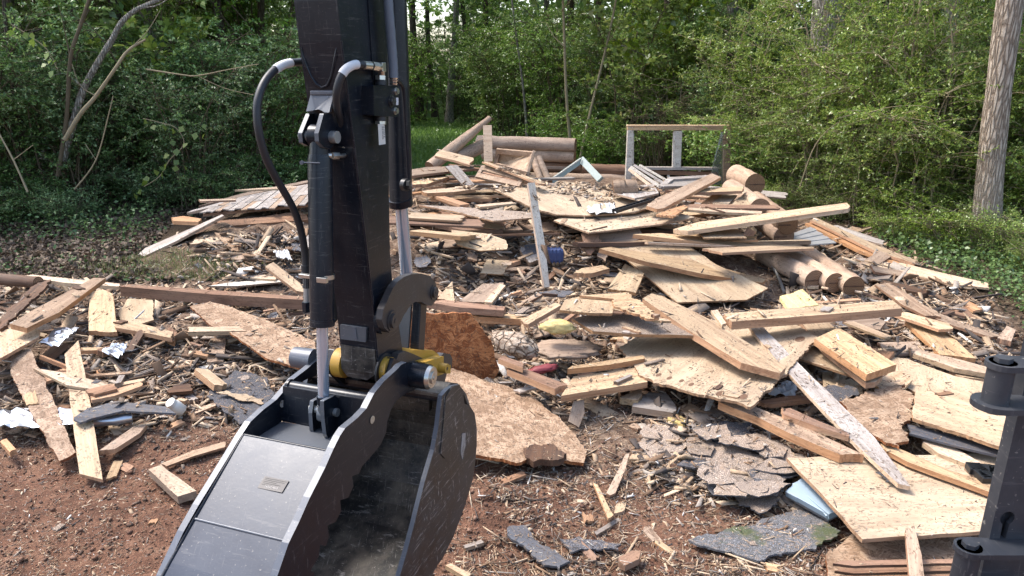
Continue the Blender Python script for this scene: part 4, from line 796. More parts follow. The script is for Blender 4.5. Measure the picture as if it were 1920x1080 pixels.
# right side boards
for lb, mt, pt_, z, t in [
  ('long plank reaching from the rubble to the bushes at the upper right', 'pine', [(1520, 412), (1530, 408), (1640, 458), (1718, 488), (1716, 494), (1640, 470)], ('x', .2, .08), .03),
  ('orange-edged plank beside the long plank at the upper right', 'fresh', [(1510, 418), (1520, 416), (1640, 474), (1690, 492), (1680, 494), (1610, 470)], ('x', .16, .06), .03),
  ('greyed board behind the upper right planks', 'grey', [(1535, 425), (1570, 422), (1660, 452), (1655, 458), (1580, 440)], .1, .02),
  ('yellowish slab board among the ground leaves at the right', 'cream', [(1645, 492), (1665, 486), (1760, 510), (1850, 530), (1855, 540), (1780, 532), (1700, 512)], .06, .02),
  ('narrow board left of the leaf-covered slab board', 'tan', [(1640, 533), (1668, 530), (1710, 556), (1765, 594), (1735, 592), (1690, 570)], .12, .02),
  ('long cracked plank sweeping down to the right leaf litter', 'tan', [(1678, 558), (1700, 556), (1733, 572), (1800, 604), (1880, 630), (1858, 632), (1793, 612), (1730, 588)], .1, .02),
  ('split board with orange edge under the cracked plank', 'pine', [(1677, 590), (1700, 585), (1780, 607), (1786, 616), (1760, 618)], .2, .02),
  ('wide grooved board lying below the split orange-edged board', 'pine', [(1697, 602), (1752, 600), (1830, 672), (1762, 664)], .14, .03),
  ('level timber in front of the wide grooved board', 'cream', [(1712, 663), (1726, 657), (1800, 674), (1864, 692), (1860, 702), (1790, 690)], .2, .03),
  ('timber under the level timber near the cab post', 'pine', [(1780, 695), (1862, 702), (1866, 714), (1800, 706)], .16, .03),
  ('flat sawdust-covered board left of the level timber', 'tan', [(1580, 600), (1640, 595), (1662, 602), (1650, 618), (1600, 612)], .2, .03),
  ('splintered yellow stick beside the sawdust-covered board', 'cream', [(1582, 604), (1600, 602), (1672, 630), (1660, 634)], .22, .015),
  ('grooved grey board between beam and cracked plank', 'tan', [(1645, 642), (1720, 640), (1742, 660), (1665, 665)], .12, .02),
  ('small rotten stub right of the cracked plank', 'tan', [(1870, 634), (1888, 610), (1905, 618), (1896, 640)], .1, .04),
  ('orange offcut among the leaves at the right', 'fresh', [(1804, 568), (1812, 562), (1842, 578), (1825, 583)], .08, .02),
  ('small grey plywood scrap right of the knotted sheet', 'ply', [(1542, 698), (1570, 695), (1615, 722), (1618, 738), (1545, 738)], .14, .014),
  ('pale plywood wedge under the knotted sheet corner', 'ply', [(1500, 672), (1530, 645), (1600, 690), (1602, 706), (1560, 692)], .24, .014),
  ('brown board in the hollow under the grey batten', 'brown', [(1420, 752), (1480, 742), (1525, 740), (1526, 748), (1450, 758)], .15, .025),
  ('flat wooden offcut left of the splintered plywood edge', 'grey', [(1185, 762), (1215, 735), (1250, 738), (1268, 768), (1262, 774)], .1, .04),
  ('small creamy block right of the short wide board', 'cream', [(1162, 745), (1200, 728), (1203, 742), (1196, 750)], .12, .04),
  ('brown chip block under the knotted sheet edge', 'pine', [(1270, 765), (1300, 758), (1320, 770), (1300, 782)], .07, .02),
  ('bright yellow wood chunk under the knotted sheet', 'yellow_ply', [(1252, 775), (1262, 770), (1292, 790), (1284, 798), (1252, 786)], .07, .03),
  ('splintered stake half upright left of the layered shingles', 'tan', [(1065, 790), (1075, 752), (1095, 750), (1096, 775), (1085, 802)], ('y', .15, .03), .02),
  ('narrow grooved lath standing on the bare soil', 'tan', [(1137, 924), (1160, 880), (1172, 852), (1180, 850), (1172, 882), (1154, 924)], ('y', .08, .03), .015),
  ('short lath pointing away below the grooved lath', 'pine', [(1112, 905), (1120, 908), (1150, 965), (1140, 972), (1127, 940)], ('y', .04, .03), .015),
  ('brown lump of wood near the bottom middle', 'brown', [(1160, 1045), (1185, 1032), (1202, 1032), (1198, 1048), (1172, 1060)], .04, .03),
  ('brown offcut at the bottom edge beside the bucket', 'cream', [(835, 1060), (845, 1056), (883, 1076), (878, 1085)], .04, .02),
  ('split grey stake crossing the fluted trim at the lower right', 'tan', [(1698, 992), (1714, 985), (1728, 1040), (1734, 1090), (1708, 1100)], ('y', .2, .16), .02),
  ]: B(lb, mt, pt_, z, t)
for i, (y0, lb) in enumerate([(1052, 'upper brown fluted trim strip at the bottom right'), (1066, 'middle brown fluted trim strip at the bottom right'), (1080, 'lowest brown fluted trim strip at the bottom right')]):
    B(lb, 'brown', [(1562 + i * 3, y0 + 4), (1580, y0 - 1), (1790, y0 - 4), (1795, y0 + 4), (1600, y0 + 9)], .12 - .01 * i, .012, edge='rot')

# --- shingles and dark pieces
def SH(label, mat, pts, z, t=.008, jag=-.012, nm='asphalt_shingle', cat='shingle', **k): return slab(nm, cat, label, mat, pts, z, t, jag, **k)
SH('large mossy asphalt shingle flat on the ground at the lower right', 'shingle_moss', [(1290, 1012), (1340, 1002), (1410, 986), (1475, 960), (1510, 955), (1577, 995), (1568, 1006), (1530, 1030), (1480, 1035), (1430, 1050), (1398, 1044), (1330, 1026)], ('g', .03, 0), .01)
SH('dark slate-like shingle lying diagonally on bare soil near the bottom', 'slate', [(951, 997), (970, 986), (1000, 1008), (1069, 1052), (1049, 1067), (1015, 1054), (985, 1026)], ('g', .03, 0), .012)
SH('dark felt shingle beside the thumb left edge', 'shingle', [(387, 742), (440, 693), (500, 707), (515, 740), (500, 755), (470, 790), (449, 795)], ('g', .06, 0))
SH('pale strip on the dark felt shingle', 'ply', [(405, 735), (425, 732), (495, 748), (490, 758), (440, 745)], ('g', .075, 0), .004, nm='paper_strip', cat='paper strip')
for i, (pt_, dz, lb) in enumerate([
  ([(1300, 800), (1360, 788), (1410, 792), (1400, 825), (1350, 832), (1310, 822)], .06, 'dark crumbled shingle at the top of the layered stack'),
  ([(1290, 840), (1340, 820), (1420, 835), (1440, 862), (1380, 870), (1300, 862)], .05, 'dusty shingle in the second layer of the stack'),
  ([(1310, 870), (1380, 850), (1450, 868), (1478, 890), (1430, 905), (1340, 895)], .06, 'curled dusty shingle in the third layer of the stack'),
  ([(1380, 915), (1440, 895), (1478, 905), (1462, 935), (1425, 962), (1385, 945)], .04, 'cracked shingle tab left of the blue-grey window'),
  ([(1400, 815), (1440, 820), (1500, 860), (1490, 875), (1440, 865)], .1, 'dust-covered shingle under the thick pale board'),
  ([(1210, 800), (1260, 795), (1290, 815), (1280, 850), (1220, 860), (1195, 830)], .03, 'flat broken shingle on the soil right of the OSB sheet'),
  ([(1545, 725), (1600, 725), (1612, 738), (1570, 752), (1548, 745)], .12, 'small black shingle in the gap under the clean plank'),
  ([(1050, 1010), (1085, 1005), (1110, 1012), (1165, 1020), (1160, 1030), (1100, 1030), (1070, 1036)], .03, 'ragged bark-like roofing flake near the bottom middle')]):
    SH(lb, 'felt' if i in (1, 2, 3, 4, 5) else 'shingle', pt_, ('g', dz, 0))
SH('thin dark shingle sliver on the large plywood sheet', 'shingle', [(1642, 885), (1652, 884), (1676, 900), (1678, 908), (1660, 903)], .195, .004)
SH('grey slate flake behind the cylinder on the rubble', 'slate', [(778, 482), (800, 478), (808, 488), (800, 500), (782, 500)], ('g', .08, 0))
SH('dark tar paper strip above the splintered board', 'shingle', [(1010, 548), (1040, 543), (1075, 546), (1060, 556), (1020, 556)], ('g', .18, 0))
SH('black tar paper sheet at the left rear beside the log', 'shingle', [(420, 455), (450, 448), (560, 436), (575, 440), (470, 462), (400, 470)], .24)
SH('long dark tar paper strip on the ground at the left rear', 'shingle', [(355, 488), (400, 476), (470, 470), (440, 482), (390, 492)], .1)
SH('black triangular tar paper near the left rear log', 'slate', [(538, 440), (572, 446), (575, 470), (548, 468)], .3)
SH('dark weathered plank at the far left edge', 'rot', [(0, 600), (20, 575), (70, 530), (95, 524), (80, 545), (30, 590), (0, 618)], ('x', .3, .34), .02, nm='dark_plank', cat='plank')

# --- logs
def LOG(label, a, b, r, za, zb, mat='log', n=28, group=None, tp=1.0):
    Pa = on_z(*a, za); Pb = on_z(*b, zb); c = (Pa + Pb) / 2; X = (Pb - Pa).normalized(); Z = Vector((0, 0, 1)); Y = Z.cross(X).normalized(); Z = X.cross(Y)
    L = (Pb - Pa).length; mb = MB(); k = 14; pts = [Vector((-L / 2 + L * i / k, RNG.uniform(-.003, .003), RNG.uniform(-.003, .003))) for i in range(k + 1)]
    mb.tube(pts, [r * RNG.uniform(.96, 1.04) * (1 + (tp - 1) * max(0, i_ / k - .35) / .65) for i_ in range(k + 1)], n, 0, True, 1)
    # ragged end splinters and saw kerf
    mb.box((L / 2 + .001, 0, 0), (.002, r * 1.9, .012), None, 2)
    mb.box((-L / 2 - .001, 0, 0), (.002, r * 1.9, .012), None, 2)
    o = obj('log', mb, [M[mat], M['end'], M['rot']]); m4 = Matrix((X, Y, Z)).transposed().to_4x4(); m4.translation = c; o.matrix_basis = m4
    tag(o, label, 'log', group); ANCH.append(((a[0] + b[0]) / 2, (a[1] + b[1]) / 2, label)); return o
CL = 'cabin wall logs'
LOG('left log of the three-log bundle with sawn ends at the right', (1428, 474), (1527, 526), .093, .21, .165, group=CL)
LOG('middle log of the three-log bundle with sawn ends at the right', (1462, 470), (1564, 531), .093, .205, .16, group=CL)
LOG('right log of the three-log bundle with sawn ends at the right', (1496, 466), (1601, 537), .093, .20, .155, group=CL)
for (x, y) in ((1527 + 14, 522 + 16), (1578, 520), (1614, 548)): pass
LOG('upper log of the two dark-ended logs under the jutting plank', (1415, 375), (1478, 422), .105, .50, .40, group=CL)
LOG('lower log of the two dark-ended logs under the jutting plank', (1410, 400), (1470, 444), .105, .36, .27, group=CL)
LOG('short pale log section sawn off beside the window frame', (1380, 328), (1416, 346), .13, .62, .58, group=CL)
LOG('pale log section behind the one beside the window frame', (1370, 352), (1425, 392), .11, .5, .5, group=CL)
LOG('short dark-ended log stub on the platform', (1193, 352), (1150, 353), .09, .72, .72, 'tan', group=CL)
LOG('top log of the standing wall corner at the rear', (896, 266), (1079, 272), .105, .80, .80, group=CL)
LOG('second log of the standing wall corner at the rear', (905, 287), (1078, 293), .10, .62, .62, group=CL)
LOG('third log of the standing wall corner at the rear', (930, 309), (1090, 313), .10, .44, .44, 'brown', group=CL)
LOG('long rear wall log running right to the window frame', (1000, 316), (1190, 321), .10, .34, .34, 'brown', group=CL)
LOG('lowest rear wall log behind the grey-green sash', (950, 334), (1200, 338), .10, .2, .2, 'log', group=CL)
LOG('split log half leaning up highest at the left of the pile', (806, 314), (918, 222), .09, .62, 1.22, group=CL, tp=.45)
LOG('log leaning below the highest split log half', (856, 297), (908, 272), .10, .7, .84, group=CL)
LOG('fallen log with dark round end at the left rear', (486, 476), (545, 445), .095, .14, .28, group=CL)
LOG('rotten branch log at the far left edge', (-30, 520), (72, 530), .05, .2, .22, 'rot', group=CL)
LOG('thin peeled log lying under the three-log bundle', (1425, 478), (1520, 555), .05, .07, .03, group=CL)
# dowel pegs in the sawn ends
for k_, (x, y, z) in enumerate([(1549, 541, .13), (1576, 522, .20), (1612, 548, .11)]):
    o = None
    mb = MB(); p = on_z(x, y, z); p = p + (EYEP - p).normalized() * .02; d = Vector((.6, -.8, .05)).normalized(); mb.tube([p - d * .04, p + d * .02], .012, 10)
    o = obj('wooden_peg', mb, M['cream']); tag(o, ['pale peg in the end of the left bundled log', 'pale peg in the end of the middle bundled log', 'pale peg in the end of the right bundled log'][k_], 'peg', 'pegs in the log ends')
# post at the rear left
def bars(name, cat, label, lst, parts=False, loc=None):
    """lst: (partname, mat, A3, B3, w, d)"""
    c = loc or lst[0][2]; e = empty(name, c); tag(e, label, cat)
    for pn, mt, a, b, w, d in lst:
        mb = MB(); mb.bar(a, b, w, d, (0, -1, .001)); obj(pn, mb, M[mt], e, .002)
    ANCH.append((*proj(c), label)); return e
mb = MB(); mb.bar(at_y(914, 236, 9.3), at_y(916, 304, 9.1), .11, .05, (0, -1, 0)); o = obj('post', mb, M['cream'], None, .003); tag(o, 'pale upright post stub among the leaning logs at the left', 'post')
# window frame
yb_ = 10.9
def Q(x, y, d=yb_): return at_y(x, y, d)
bars('timber_frame', 'window frame', 'empty two-bay wooden window frame standing at the back of the pile', [
  ('head_cap', 'cream', Q(1175, 235.5), Q(1369, 235.5), .012, .12), ('jamb', 'white', Q(1182, 238), Q(1177, 347), .085, .10), ('stop', 'white', Q(1187, 250), Q(1186, 330), .025, .05), ('head', 'pine', Q(1176, 239), Q(1368, 239), .075, .10),
  ('mullion', 'white', Q(1272, 245), Q(1269, 314), .10, .08), ('stop', 'white', Q(1264, 245), Q(1262, 314), .03, .05), ('jamb', 'tan', Q(1362, 240), Q(1361, 349), .10, .10),
  ('sill', 'grey', Q(1190, 315), Q(1345, 316), .04, .10), ('rail', 'brown', Q(1200, 322), Q(1345, 326), .06, .05), ('stile', 'white', Q(1253, 318), Q(1253, 334), .03, .04), ('stile', 'white', Q(1311, 318), Q(1311, 332), .03, .04)], loc=Q(1270, 345))
mb = MB(); q = [at_y(1352, 248, 10.8), at_y(1357, 248, 10.8), at_y(1356, 346, 10.8), at_y(1328, 346, 10.5), at_y(1336, 312, 10.5)]; mb.prism(q, Vector((0, .008, 0))); tag(obj('glass_pane', mb, M['glass']), 'grey shard of window screen hanging at the right jamb of the frame', 'glass pane')
# sash pieces
def bars2(*a): return bars(*a)
bars('sash', 'window sash', 'grey-green sash corner standing like an inverted V before the rear logs', [
  ('rail', 'greengrey', at_y(1033, 341, 9.6), at_y(1091, 300, 9.9), .07, .05), ('rail', 'greengrey', at_y(1090, 299, 9.9), at_y(1126, 337, 9.5), .09, .05), ('bead', 'white', at_y(1040, 332, 9.55), at_y(1090, 297, 9.85), .015, .02)])
bars('sash', 'window sash', 'pale sash bundle leaning at the foot of the left window jamb', [
  ('rail', 'white', at_y(1184, 314, 9.6), at_y(1240, 352, 9.2), .04, .06), ('rail', 'grey', at_y(1190, 310, 9.6), at_y(1255, 350, 9.2), .03, .05), ('rail', 'white', at_y(1200, 310, 9.7), at_y(1262, 345, 9.3), .03, .05), ('rail', 'cream', at_y(1180, 318, 9.6), at_y(1230, 356, 9.2), .04, .05)])
def panel(label, corners, zs, mat, frame, name='door_panel', cat='door panel', cross=True, muntins=None):
    P = [on_z(x, y, z) for (x, y), z in zip(corners, zs)]; c = sum(P, Vector()) / 4; n = (P[1] - P[0]).cross(P[3] - P[0]).normalized()
    if n.dot(EYEP - c) < 0: n = -n
    e = empty(name, c); tag(e, label, cat); mb = MB(); mb.prism(P, n * -.02); obj('infill', mb, M[mat], e)
    for i in range(4):
        a, b = P[i], P[(i + 1) % 4]; ins = (c - (a + b) / 2).normalized() * .03; mb = MB(); mb.bar(a + ins + n * .008, b + ins + n * .008, .065, .03, n); obj('rail', mb, M[frame], e, .002)
    for (u0, v0, u1, v1) in (muntins or []):
        f = lambda u, v: P[0].lerp(P[1], u).lerp(P[3].lerp(P[2], u), v) + n * .006
        mb = MB(); mb.bar(f(u0, v0), f(u1, v1), .025, .02, n); obj('muntin', mb, M['brown'], e)
    ANCH.append((*proj(c), label)); return e
panel('pale door panel tilted up against the rear logs', [(934, 279), (1003, 285), (990, 330), (926, 312)], [.96, .96, .72, .72], 'cream', 'tan')
panel('glazed sash with brown muntins lying at the left of the pile', [(905, 312), (985, 334), (975, 352), (893, 333)], [.78, .74, .64, .66], 'grey', 'tan', 'sash', 'window sash', muntins=[(.1, .5, .95, .5), (.7, .05, .7, .95), (.1, .25, .95, .25)])
panel('grey panel door part lying flat before the window sill', [(1255, 336), (1330, 332), (1315, 350), (1235, 352)], [.66, .66, .6, .6], 'grey', 'grey')
panel('blue-grey window sash poking out from under the large plywood sheet', [(1475, 928), (1505, 903), (1575, 960), (1553, 972)], [.06, .09, .09, .06], 'slate', 'bluegrey', 'sash', 'window sash')
panel('small black plastic frame on the large plywood sheet by the cab post', [(1809, 874), (1880, 882), (1885, 905), (1842, 904)], [.215, .215, .215, .215], 'tan', 'blackpl', 'plastic_tray', 'plastic frame', muntins=[(.66, .05, .66, .95)])
# leaning short round poles
for a, b, lb in (((1000, 296), (1013, 338), 'left of two short poles leaning before the rear logs'), ((1010, 296), (1030, 342), 'right of two short poles leaning before the rear logs')):
    mb = MB(); mb.tube([at_y(*a, 9.6), at_y(*b, 9.3)], .045, 14, 0, True, 1); tag(obj('pole', mb, [M['tan'], M['end']]), lb, 'pole', 'short leaning poles')
# wood-shake roof piece
SR = empty('shake_slab', on_z(470, 380, .6)); tag(SR, 'piece of roof covered with grey wood shakes at the left rear', 'roof piece')
def srp(u, v):   # u along, v down slope
    a = on_z(418, 379, .42).lerp(on_z(608, 344, .62), u); b = on_z(376, 404, .35).lerp(on_z(575, 388, .50), u); return a.lerp(b, v)
mb = MB(); q = [srp(0, 0), srp(1, 0), srp(1, .9), srp(0, .9)]; mb.prism(q, Vector((0, 0, -.03))); obj('roof_deck', mb, M['brown'], SR)
for i in range(15):
    u = i / 15 + RNG.uniform(-.004, .004); w = 1 / 15 * .9
    for rw, (v0, v1, dz_) in enumerate(((-.05, .55, .012), (.42, 1.02 + RNG.uniform(-.06, .08), .022))):
        mb = MB(); q = [srp(u, v0) + Vector((0, 0, dz_)), srp(u + w, v0) + Vector((0, 0, dz_)), srp(u + w + .0, v1) + Vector((0, 0, dz_ + .015)), srp(u, v1 + RNG.uniform(-.03, .03)) + Vector((0, 0, dz_ + .015 + .01 * (i % 2)))]
        mb.prism(q, Vector((0, 0, -.012))); obj('shake', mb, M['grey' if RNG.random() < .75 else 'tan'], SR)
# corrugated grey sheet right
cm = MB(); c4 = [on_z(1480, 440, .22), on_z(1520, 425, .24), on_z(1568, 456, .16), on_z(1500, 462, .15)]
for i in range(8):
    u0, u1 = i / 8, (i + 1) / 8; q = [c4[0].lerp(c4[3], u0), c4[1].lerp(c4[2], u0), c4[1].lerp(c4[2], u1), c4[0].lerp(c4[3], u1)]
    cm.prism([p + Vector((0, 0, .008 * (i % 2))) for p in q], Vector((0, 0, -.012)))
tag(obj('metal_sheet', cm, M['corr']), 'grey ribbed metal sheet under the jutting plank at the right', 'metal sheet')
# metal flashing / gutter / downspout at left
def crumple(label, name, cat, pts, z, mat, t=.003, amp=.02, seed=1):
    P = zpts(pts, z); r = random.Random(seed); c = sum(P, Vector()) / len(P); mb = MB(); n = 6
    a, b, c_, d = P; vs = []
    for i in range(13):
        for j in range(n):
            p = a.lerp(b, i / 12).lerp(d.lerp(c_, i / 12), j / (n - 1)); vs.append(p + Vector((r.uniform(-.3, .3), r.uniform(-.3, .3), r.uniform(-1, 1))) * amp * (1 if 0 < j < n - 1 else .6))
    k = len(vs); vs += [v - Vector((0, 0, t)) for v in vs]
    f = [(i * n + j, (i + 1) * n + j, (i + 1) * n + j + 1, i * n + j + 1) for i in range(12) for j in range(n - 1)]
    f += [tuple(q + k for q in g[::-1]) for g in f]
    mb.add(vs, f); o = obj(name, mb, M[mat]); tag(o, label, cat); ANCH.append((*proj(c), label)); return o
crumple('crumpled silver flashing lying behind the pointed pine board', 'metal_flashing', 'flashing', [(-20, 768), (138, 765), (142, 797), (-20, 799)], .11, 'gutter', amp=.02)
mb = MB(); mb.tube([on_z(176, 790, .1), on_z(215, 788, .1), on_z(248, 782, .1)], [.03, .028, .026], 16); tag(obj('downspout', mb, M['gutter']), 'short silver downspout end right of the pointed pine board', 'downspout')
B('thin black gutter strip over the silver downspout', 'slate', [(138, 786), (165, 765), (215, 752), (310, 762), (330, 775), (230, 770), (150, 792)], .16, .012)
crumple('white crumpled rag at the front of the platform', 'rag', 'rag', [(1100, 387), (1152, 380), (1155, 397), (1105, 402)], .58, 'cloth', amp=.03, seed=3)
crumple('white paper scrap caught near the left rear log', 'paper', 'paper', [(512, 470), (538, 468), (548, 486), (522, 482)], .3, 'cloth', amp=.02, seed=4)
crumple('silvery foil scraps near the far left plank', 'foil', 'foil', [(72, 645), (108, 612), (148, 614), (110, 648)], .25, 'gutter', amp=.015, seed=5)
crumple('crumpled white foil above the silver downspout', 'foil', 'foil', [(190, 658), (215, 642), (240, 645), (222, 672)], .22, 'gutter', amp=.02, seed=6)
crumple('white insulation scrap in the hollow right of the knotted plywood', 'insulation', 'insulation', [(1442, 735), (1470, 718), (1495, 722), (1490, 742)], .14, 'cloth', amp=.03, seed=8)
# ladder-like black rail
RL = empty('metal_rail', on_z(1190, 388, .62)); tag(RL, 'black perforated metal rail lying on the platform sheets', 'rail')
a, b = on_z(1152, 396, .60), on_z(1222, 374, .66); dv = (b - a); sv = Vector((0, 0, 1)).cross(dv).normalized() * .03
for s_ in (-1, 1): mb = MB(); mb.bar(a + sv * s_, b + sv * s_, .012, .03); obj('side_rail', mb, M['blackpl'], RL)
for i in range(11): mb = MB(); p = a + dv * (i + .5) / 11; mb.bar(p - sv, p + sv, .012, .02); obj('rung', mb, M['blackpl'], RL)
# blue jug
J = empty('blue_jug', on_z(1042, 488, .2)); tag(J, 'blue plastic jug lying in the hollow under the platform', 'jug'); ANCH.append((1042, 478, 'blue plastic jug lying in the hollow under the platform'))
jc = on_z(1040, 478, .27); mb = MB(); mb.box(jc, (.17, .12, .13)); obj('body', mb, M['bluejug'], J, .03)
for i in range(4): mb = MB(); mb.box(jc + Vector((-.06 + .035 * i, 0, 0)), (.012, .126, .136)); obj('rib', mb, M['bluejug'], J, .004)
mb = MB(); mb.tube([jc + Vector((-.085, 0, .02)), jc + Vector((-.12, 0, .025))], .022, 14); obj('neck', mb, M['bluejug'], J)
# dark box beside the jug
B('grey cardboard-like box end left of the blue jug', 'grey', [(975, 468), (990, 458), (1012, 460), (1015, 486), (992, 492)], ('y', .33, .2), .06)
# white jar
J = empty('white_jar', on_z(332, 772, .08)); tag(J, 'small white plastic jar in the rubble left of the thumb', 'jar')
jc = on_z(330, 762, .12); ax = Vector((-.35, -.5, .8)).normalized(); mb = MB(); mb.tube([jc - ax * .05, jc - ax * .045, jc + ax * .015, jc + ax * .03], [.028, .034, .034, .026], 22); obj('body', mb, M['whitepl'], J)
mb = MB(); mb.tube([jc + ax * .03, jc + ax * .05], .029, 22); obj('lid', mb, M['whitepl'], J, .002)
# muddy sack
def blob(name, cat, label, c, rad, mat, seed, flat=1, ax=(1, 0, 0)):
    mb = MB(); n, m = 28, 20; vs = []; X = Vector(ax).normalized(); Z = Vector((0, 0, 1)); Y = Z.cross(X).normalized(); Z = X.cross(Y)
    for i in range(m + 1):
        th = math.pi * i / m
        for j in range(n):
            ph = 2 * math.pi * j / n; d = Vector((math.cos(th), math.sin(th) * math.cos(ph), math.sin(th) * math.sin(ph)))
            k = 1 + .22 * noise.noise(d * 2.2 + Vector((seed, 0, 0))) + .26 * abs(noise.noise(d * 5 + Vector((seed, 3, 0)))) + .10 * abs(noise.noise(d * 13)) + .05 * math.sin(ph * 9 + 4 * th)
            q = Vector((d.x * rad[0], d.y * rad[1], d.z * rad[2])) * k; vs.append(c + X * q.x + Y * q.y + Z * q.z)
    mb.add(vs, [(i * n + j, (i + 1) * n + j, (i + 1) * n + (j + 1) % n, i * n + (j + 1) % n) for i in range(m) for j in range(n)], 0, True)
    o = obj(name, mb, M[mat]); tag(o, label, cat); ANCH.append((*proj(c), label)); return o
blob('sack', 'sack', 'muddy rolled plastic sack behind the slanting board', on_z(965, 645, .30), (.15, .08, .07), 'sack', 1, ax=(.85, -.5, -.15))
blob('red_shoe', 'shoe', 'red rubber shoe half buried in front of the muddy sack', on_z(1018, 692, .2), (.085, .034, .022), 'red', 4, ax=(1, .25, .12))
blob('insulation_lump', 'insulation', 'mound of shredded insulation right of the muddy sack', on_z(1060, 655, .2), (.22, .14, .03), 'tan', 9, ax=(1, .1, 0))
blob('foam_block', 'foam', 'yellowish foam lump above the shredded insulation mound', on_z(1045, 613, .36), (.10, .05, .045), 'yellow_ply', 12, ax=(1, -.1, 0))
# hose and pipe near the three log bundle
mb = MB(); mb.tube(spline([on_z(x, y, z) for x, y, z in [(1442, 482, .22), (1450, 500, .16), (1460, 520, .1), (1470, 548, .05)]], 4), .014, 10); tag(obj('pipe', mb, M['pin']), 'thin grey pipe poking down left of the three-log bundle', 'pipe')

# ------------------------------------------------------------ loose scraps between the big pieces
BV = BVHTree.FromPolygons([Vector(v) for v in TOPS_V], TOPS_F)
REG = [([(0, 525), (330, 540), (590, 560), (590, 700), (500, 800), (330, 800), (120, 820), (0, 830)], 85), ([(800, 470), (1080, 440), (1250, 560), (1240, 760), (1060, 790), (900, 720), (800, 600)], 92),
       ([(1180, 560), (1700, 540), (1880, 640), (1900, 900), (1500, 860), (1250, 820)], 62), ([(770, 330), (1100, 340), (1400, 340), (1480, 470), (1200, 500), (780, 480)], 62),
       ([(400, 450), (580, 440), (580, 540), (420, 530), (360, 500)], 18), ([(1480, 420), (1640, 440), (1860, 560), (1880, 660), (1650, 640), (1480, 560)], 26), ([(1180, 760), (1500, 800), (1500, 1000), (1200, 900)], 20), ([(0, 820), (420, 820), (330, 1060), (0, 1060)], 6), ([(900, 880), (1400, 900), (1500, 1070), (880, 1070)], 12), ([(575, 400), (800, 440), (800, 600), (600, 560)], 16)]
def inside(p, poly):
    x, y = p; c = False; j = len(poly) - 1
    for i in range(len(poly)):
        xi, yi = poly[i]; xj, yj = poly[j]
        if (yi > y) != (yj > y) and x < (xj - xi) * (y - yi) / (yj - yi) + xi: c = not c
        j = i
    return c
def pick(poly):
    xs_ = [p[0] for p in poly]; ys_ = [p[1] for p in poly]
    while True:
        p = (RNG.uniform(min(xs_), max(xs_)), RNG.uniform(min(ys_), max(ys_)))
        if inside(p, poly): return p
USED = {}; NANCH = list(ANCH)
LM = [(ax, ay, l) for ax, ay, l in NANCH if len(l.split()) <= 9]
def autolabel(base, px, py, group):
    near = sorted(LM, key=lambda a: (a[0] - px) ** 2 + (a[1] - py) ** 2 * 2)[:40]
    for ax, ay, l in near:
        dx, dy = px - ax, py - ay
        if abs(dx) > abs(dy) * 1.5: rel = 'left of' if dx < 0 else 'right of'
        elif abs(dx) > abs(dy) * .6: rel = ('behind and left of' if dx < 0 else 'behind and right of') if dy < 0 else ('in front and left of' if dx < 0 else 'in front and right of')
        else: rel = 'behind' if dy < 0 else 'in front of'
        s = f'{base} {rel} the {l}'
        if len(s.split()) <= 16 and s not in USED: USED[s] = 1; return s, group
    s = f'{base} in the rubble behind the {near[0][2].split(" the ")[-1]}' if False else f'{base} among the jumbled wreckage with nothing beside it to tell it apart'
    return f'{base} lost among many like it in the rubble', 'indistinct scraps of the wreckage'
KINDS = [('wood_scrap', 'wood scrap', ['pine', 'cream', 'fresh', 'tan', 'brown', 'ply', 'osb', 'grey', 'rot'], [4, 2, 2, 5, 4, 3, 3, 3, 3])]
TONE = {'pine': 'light tan', 'cream': 'creamy pale', 'fresh': 'orange', 'tan': 'dull tan', 'brown': 'brown', 'ply': 'flat pale', 'osb': 'rough flaky', 'grey': 'greyed', 'rot': 'rotten dark', 'shingle': 'black', 'felt': 'dusty grey', 'slate': 'blue-grey'}
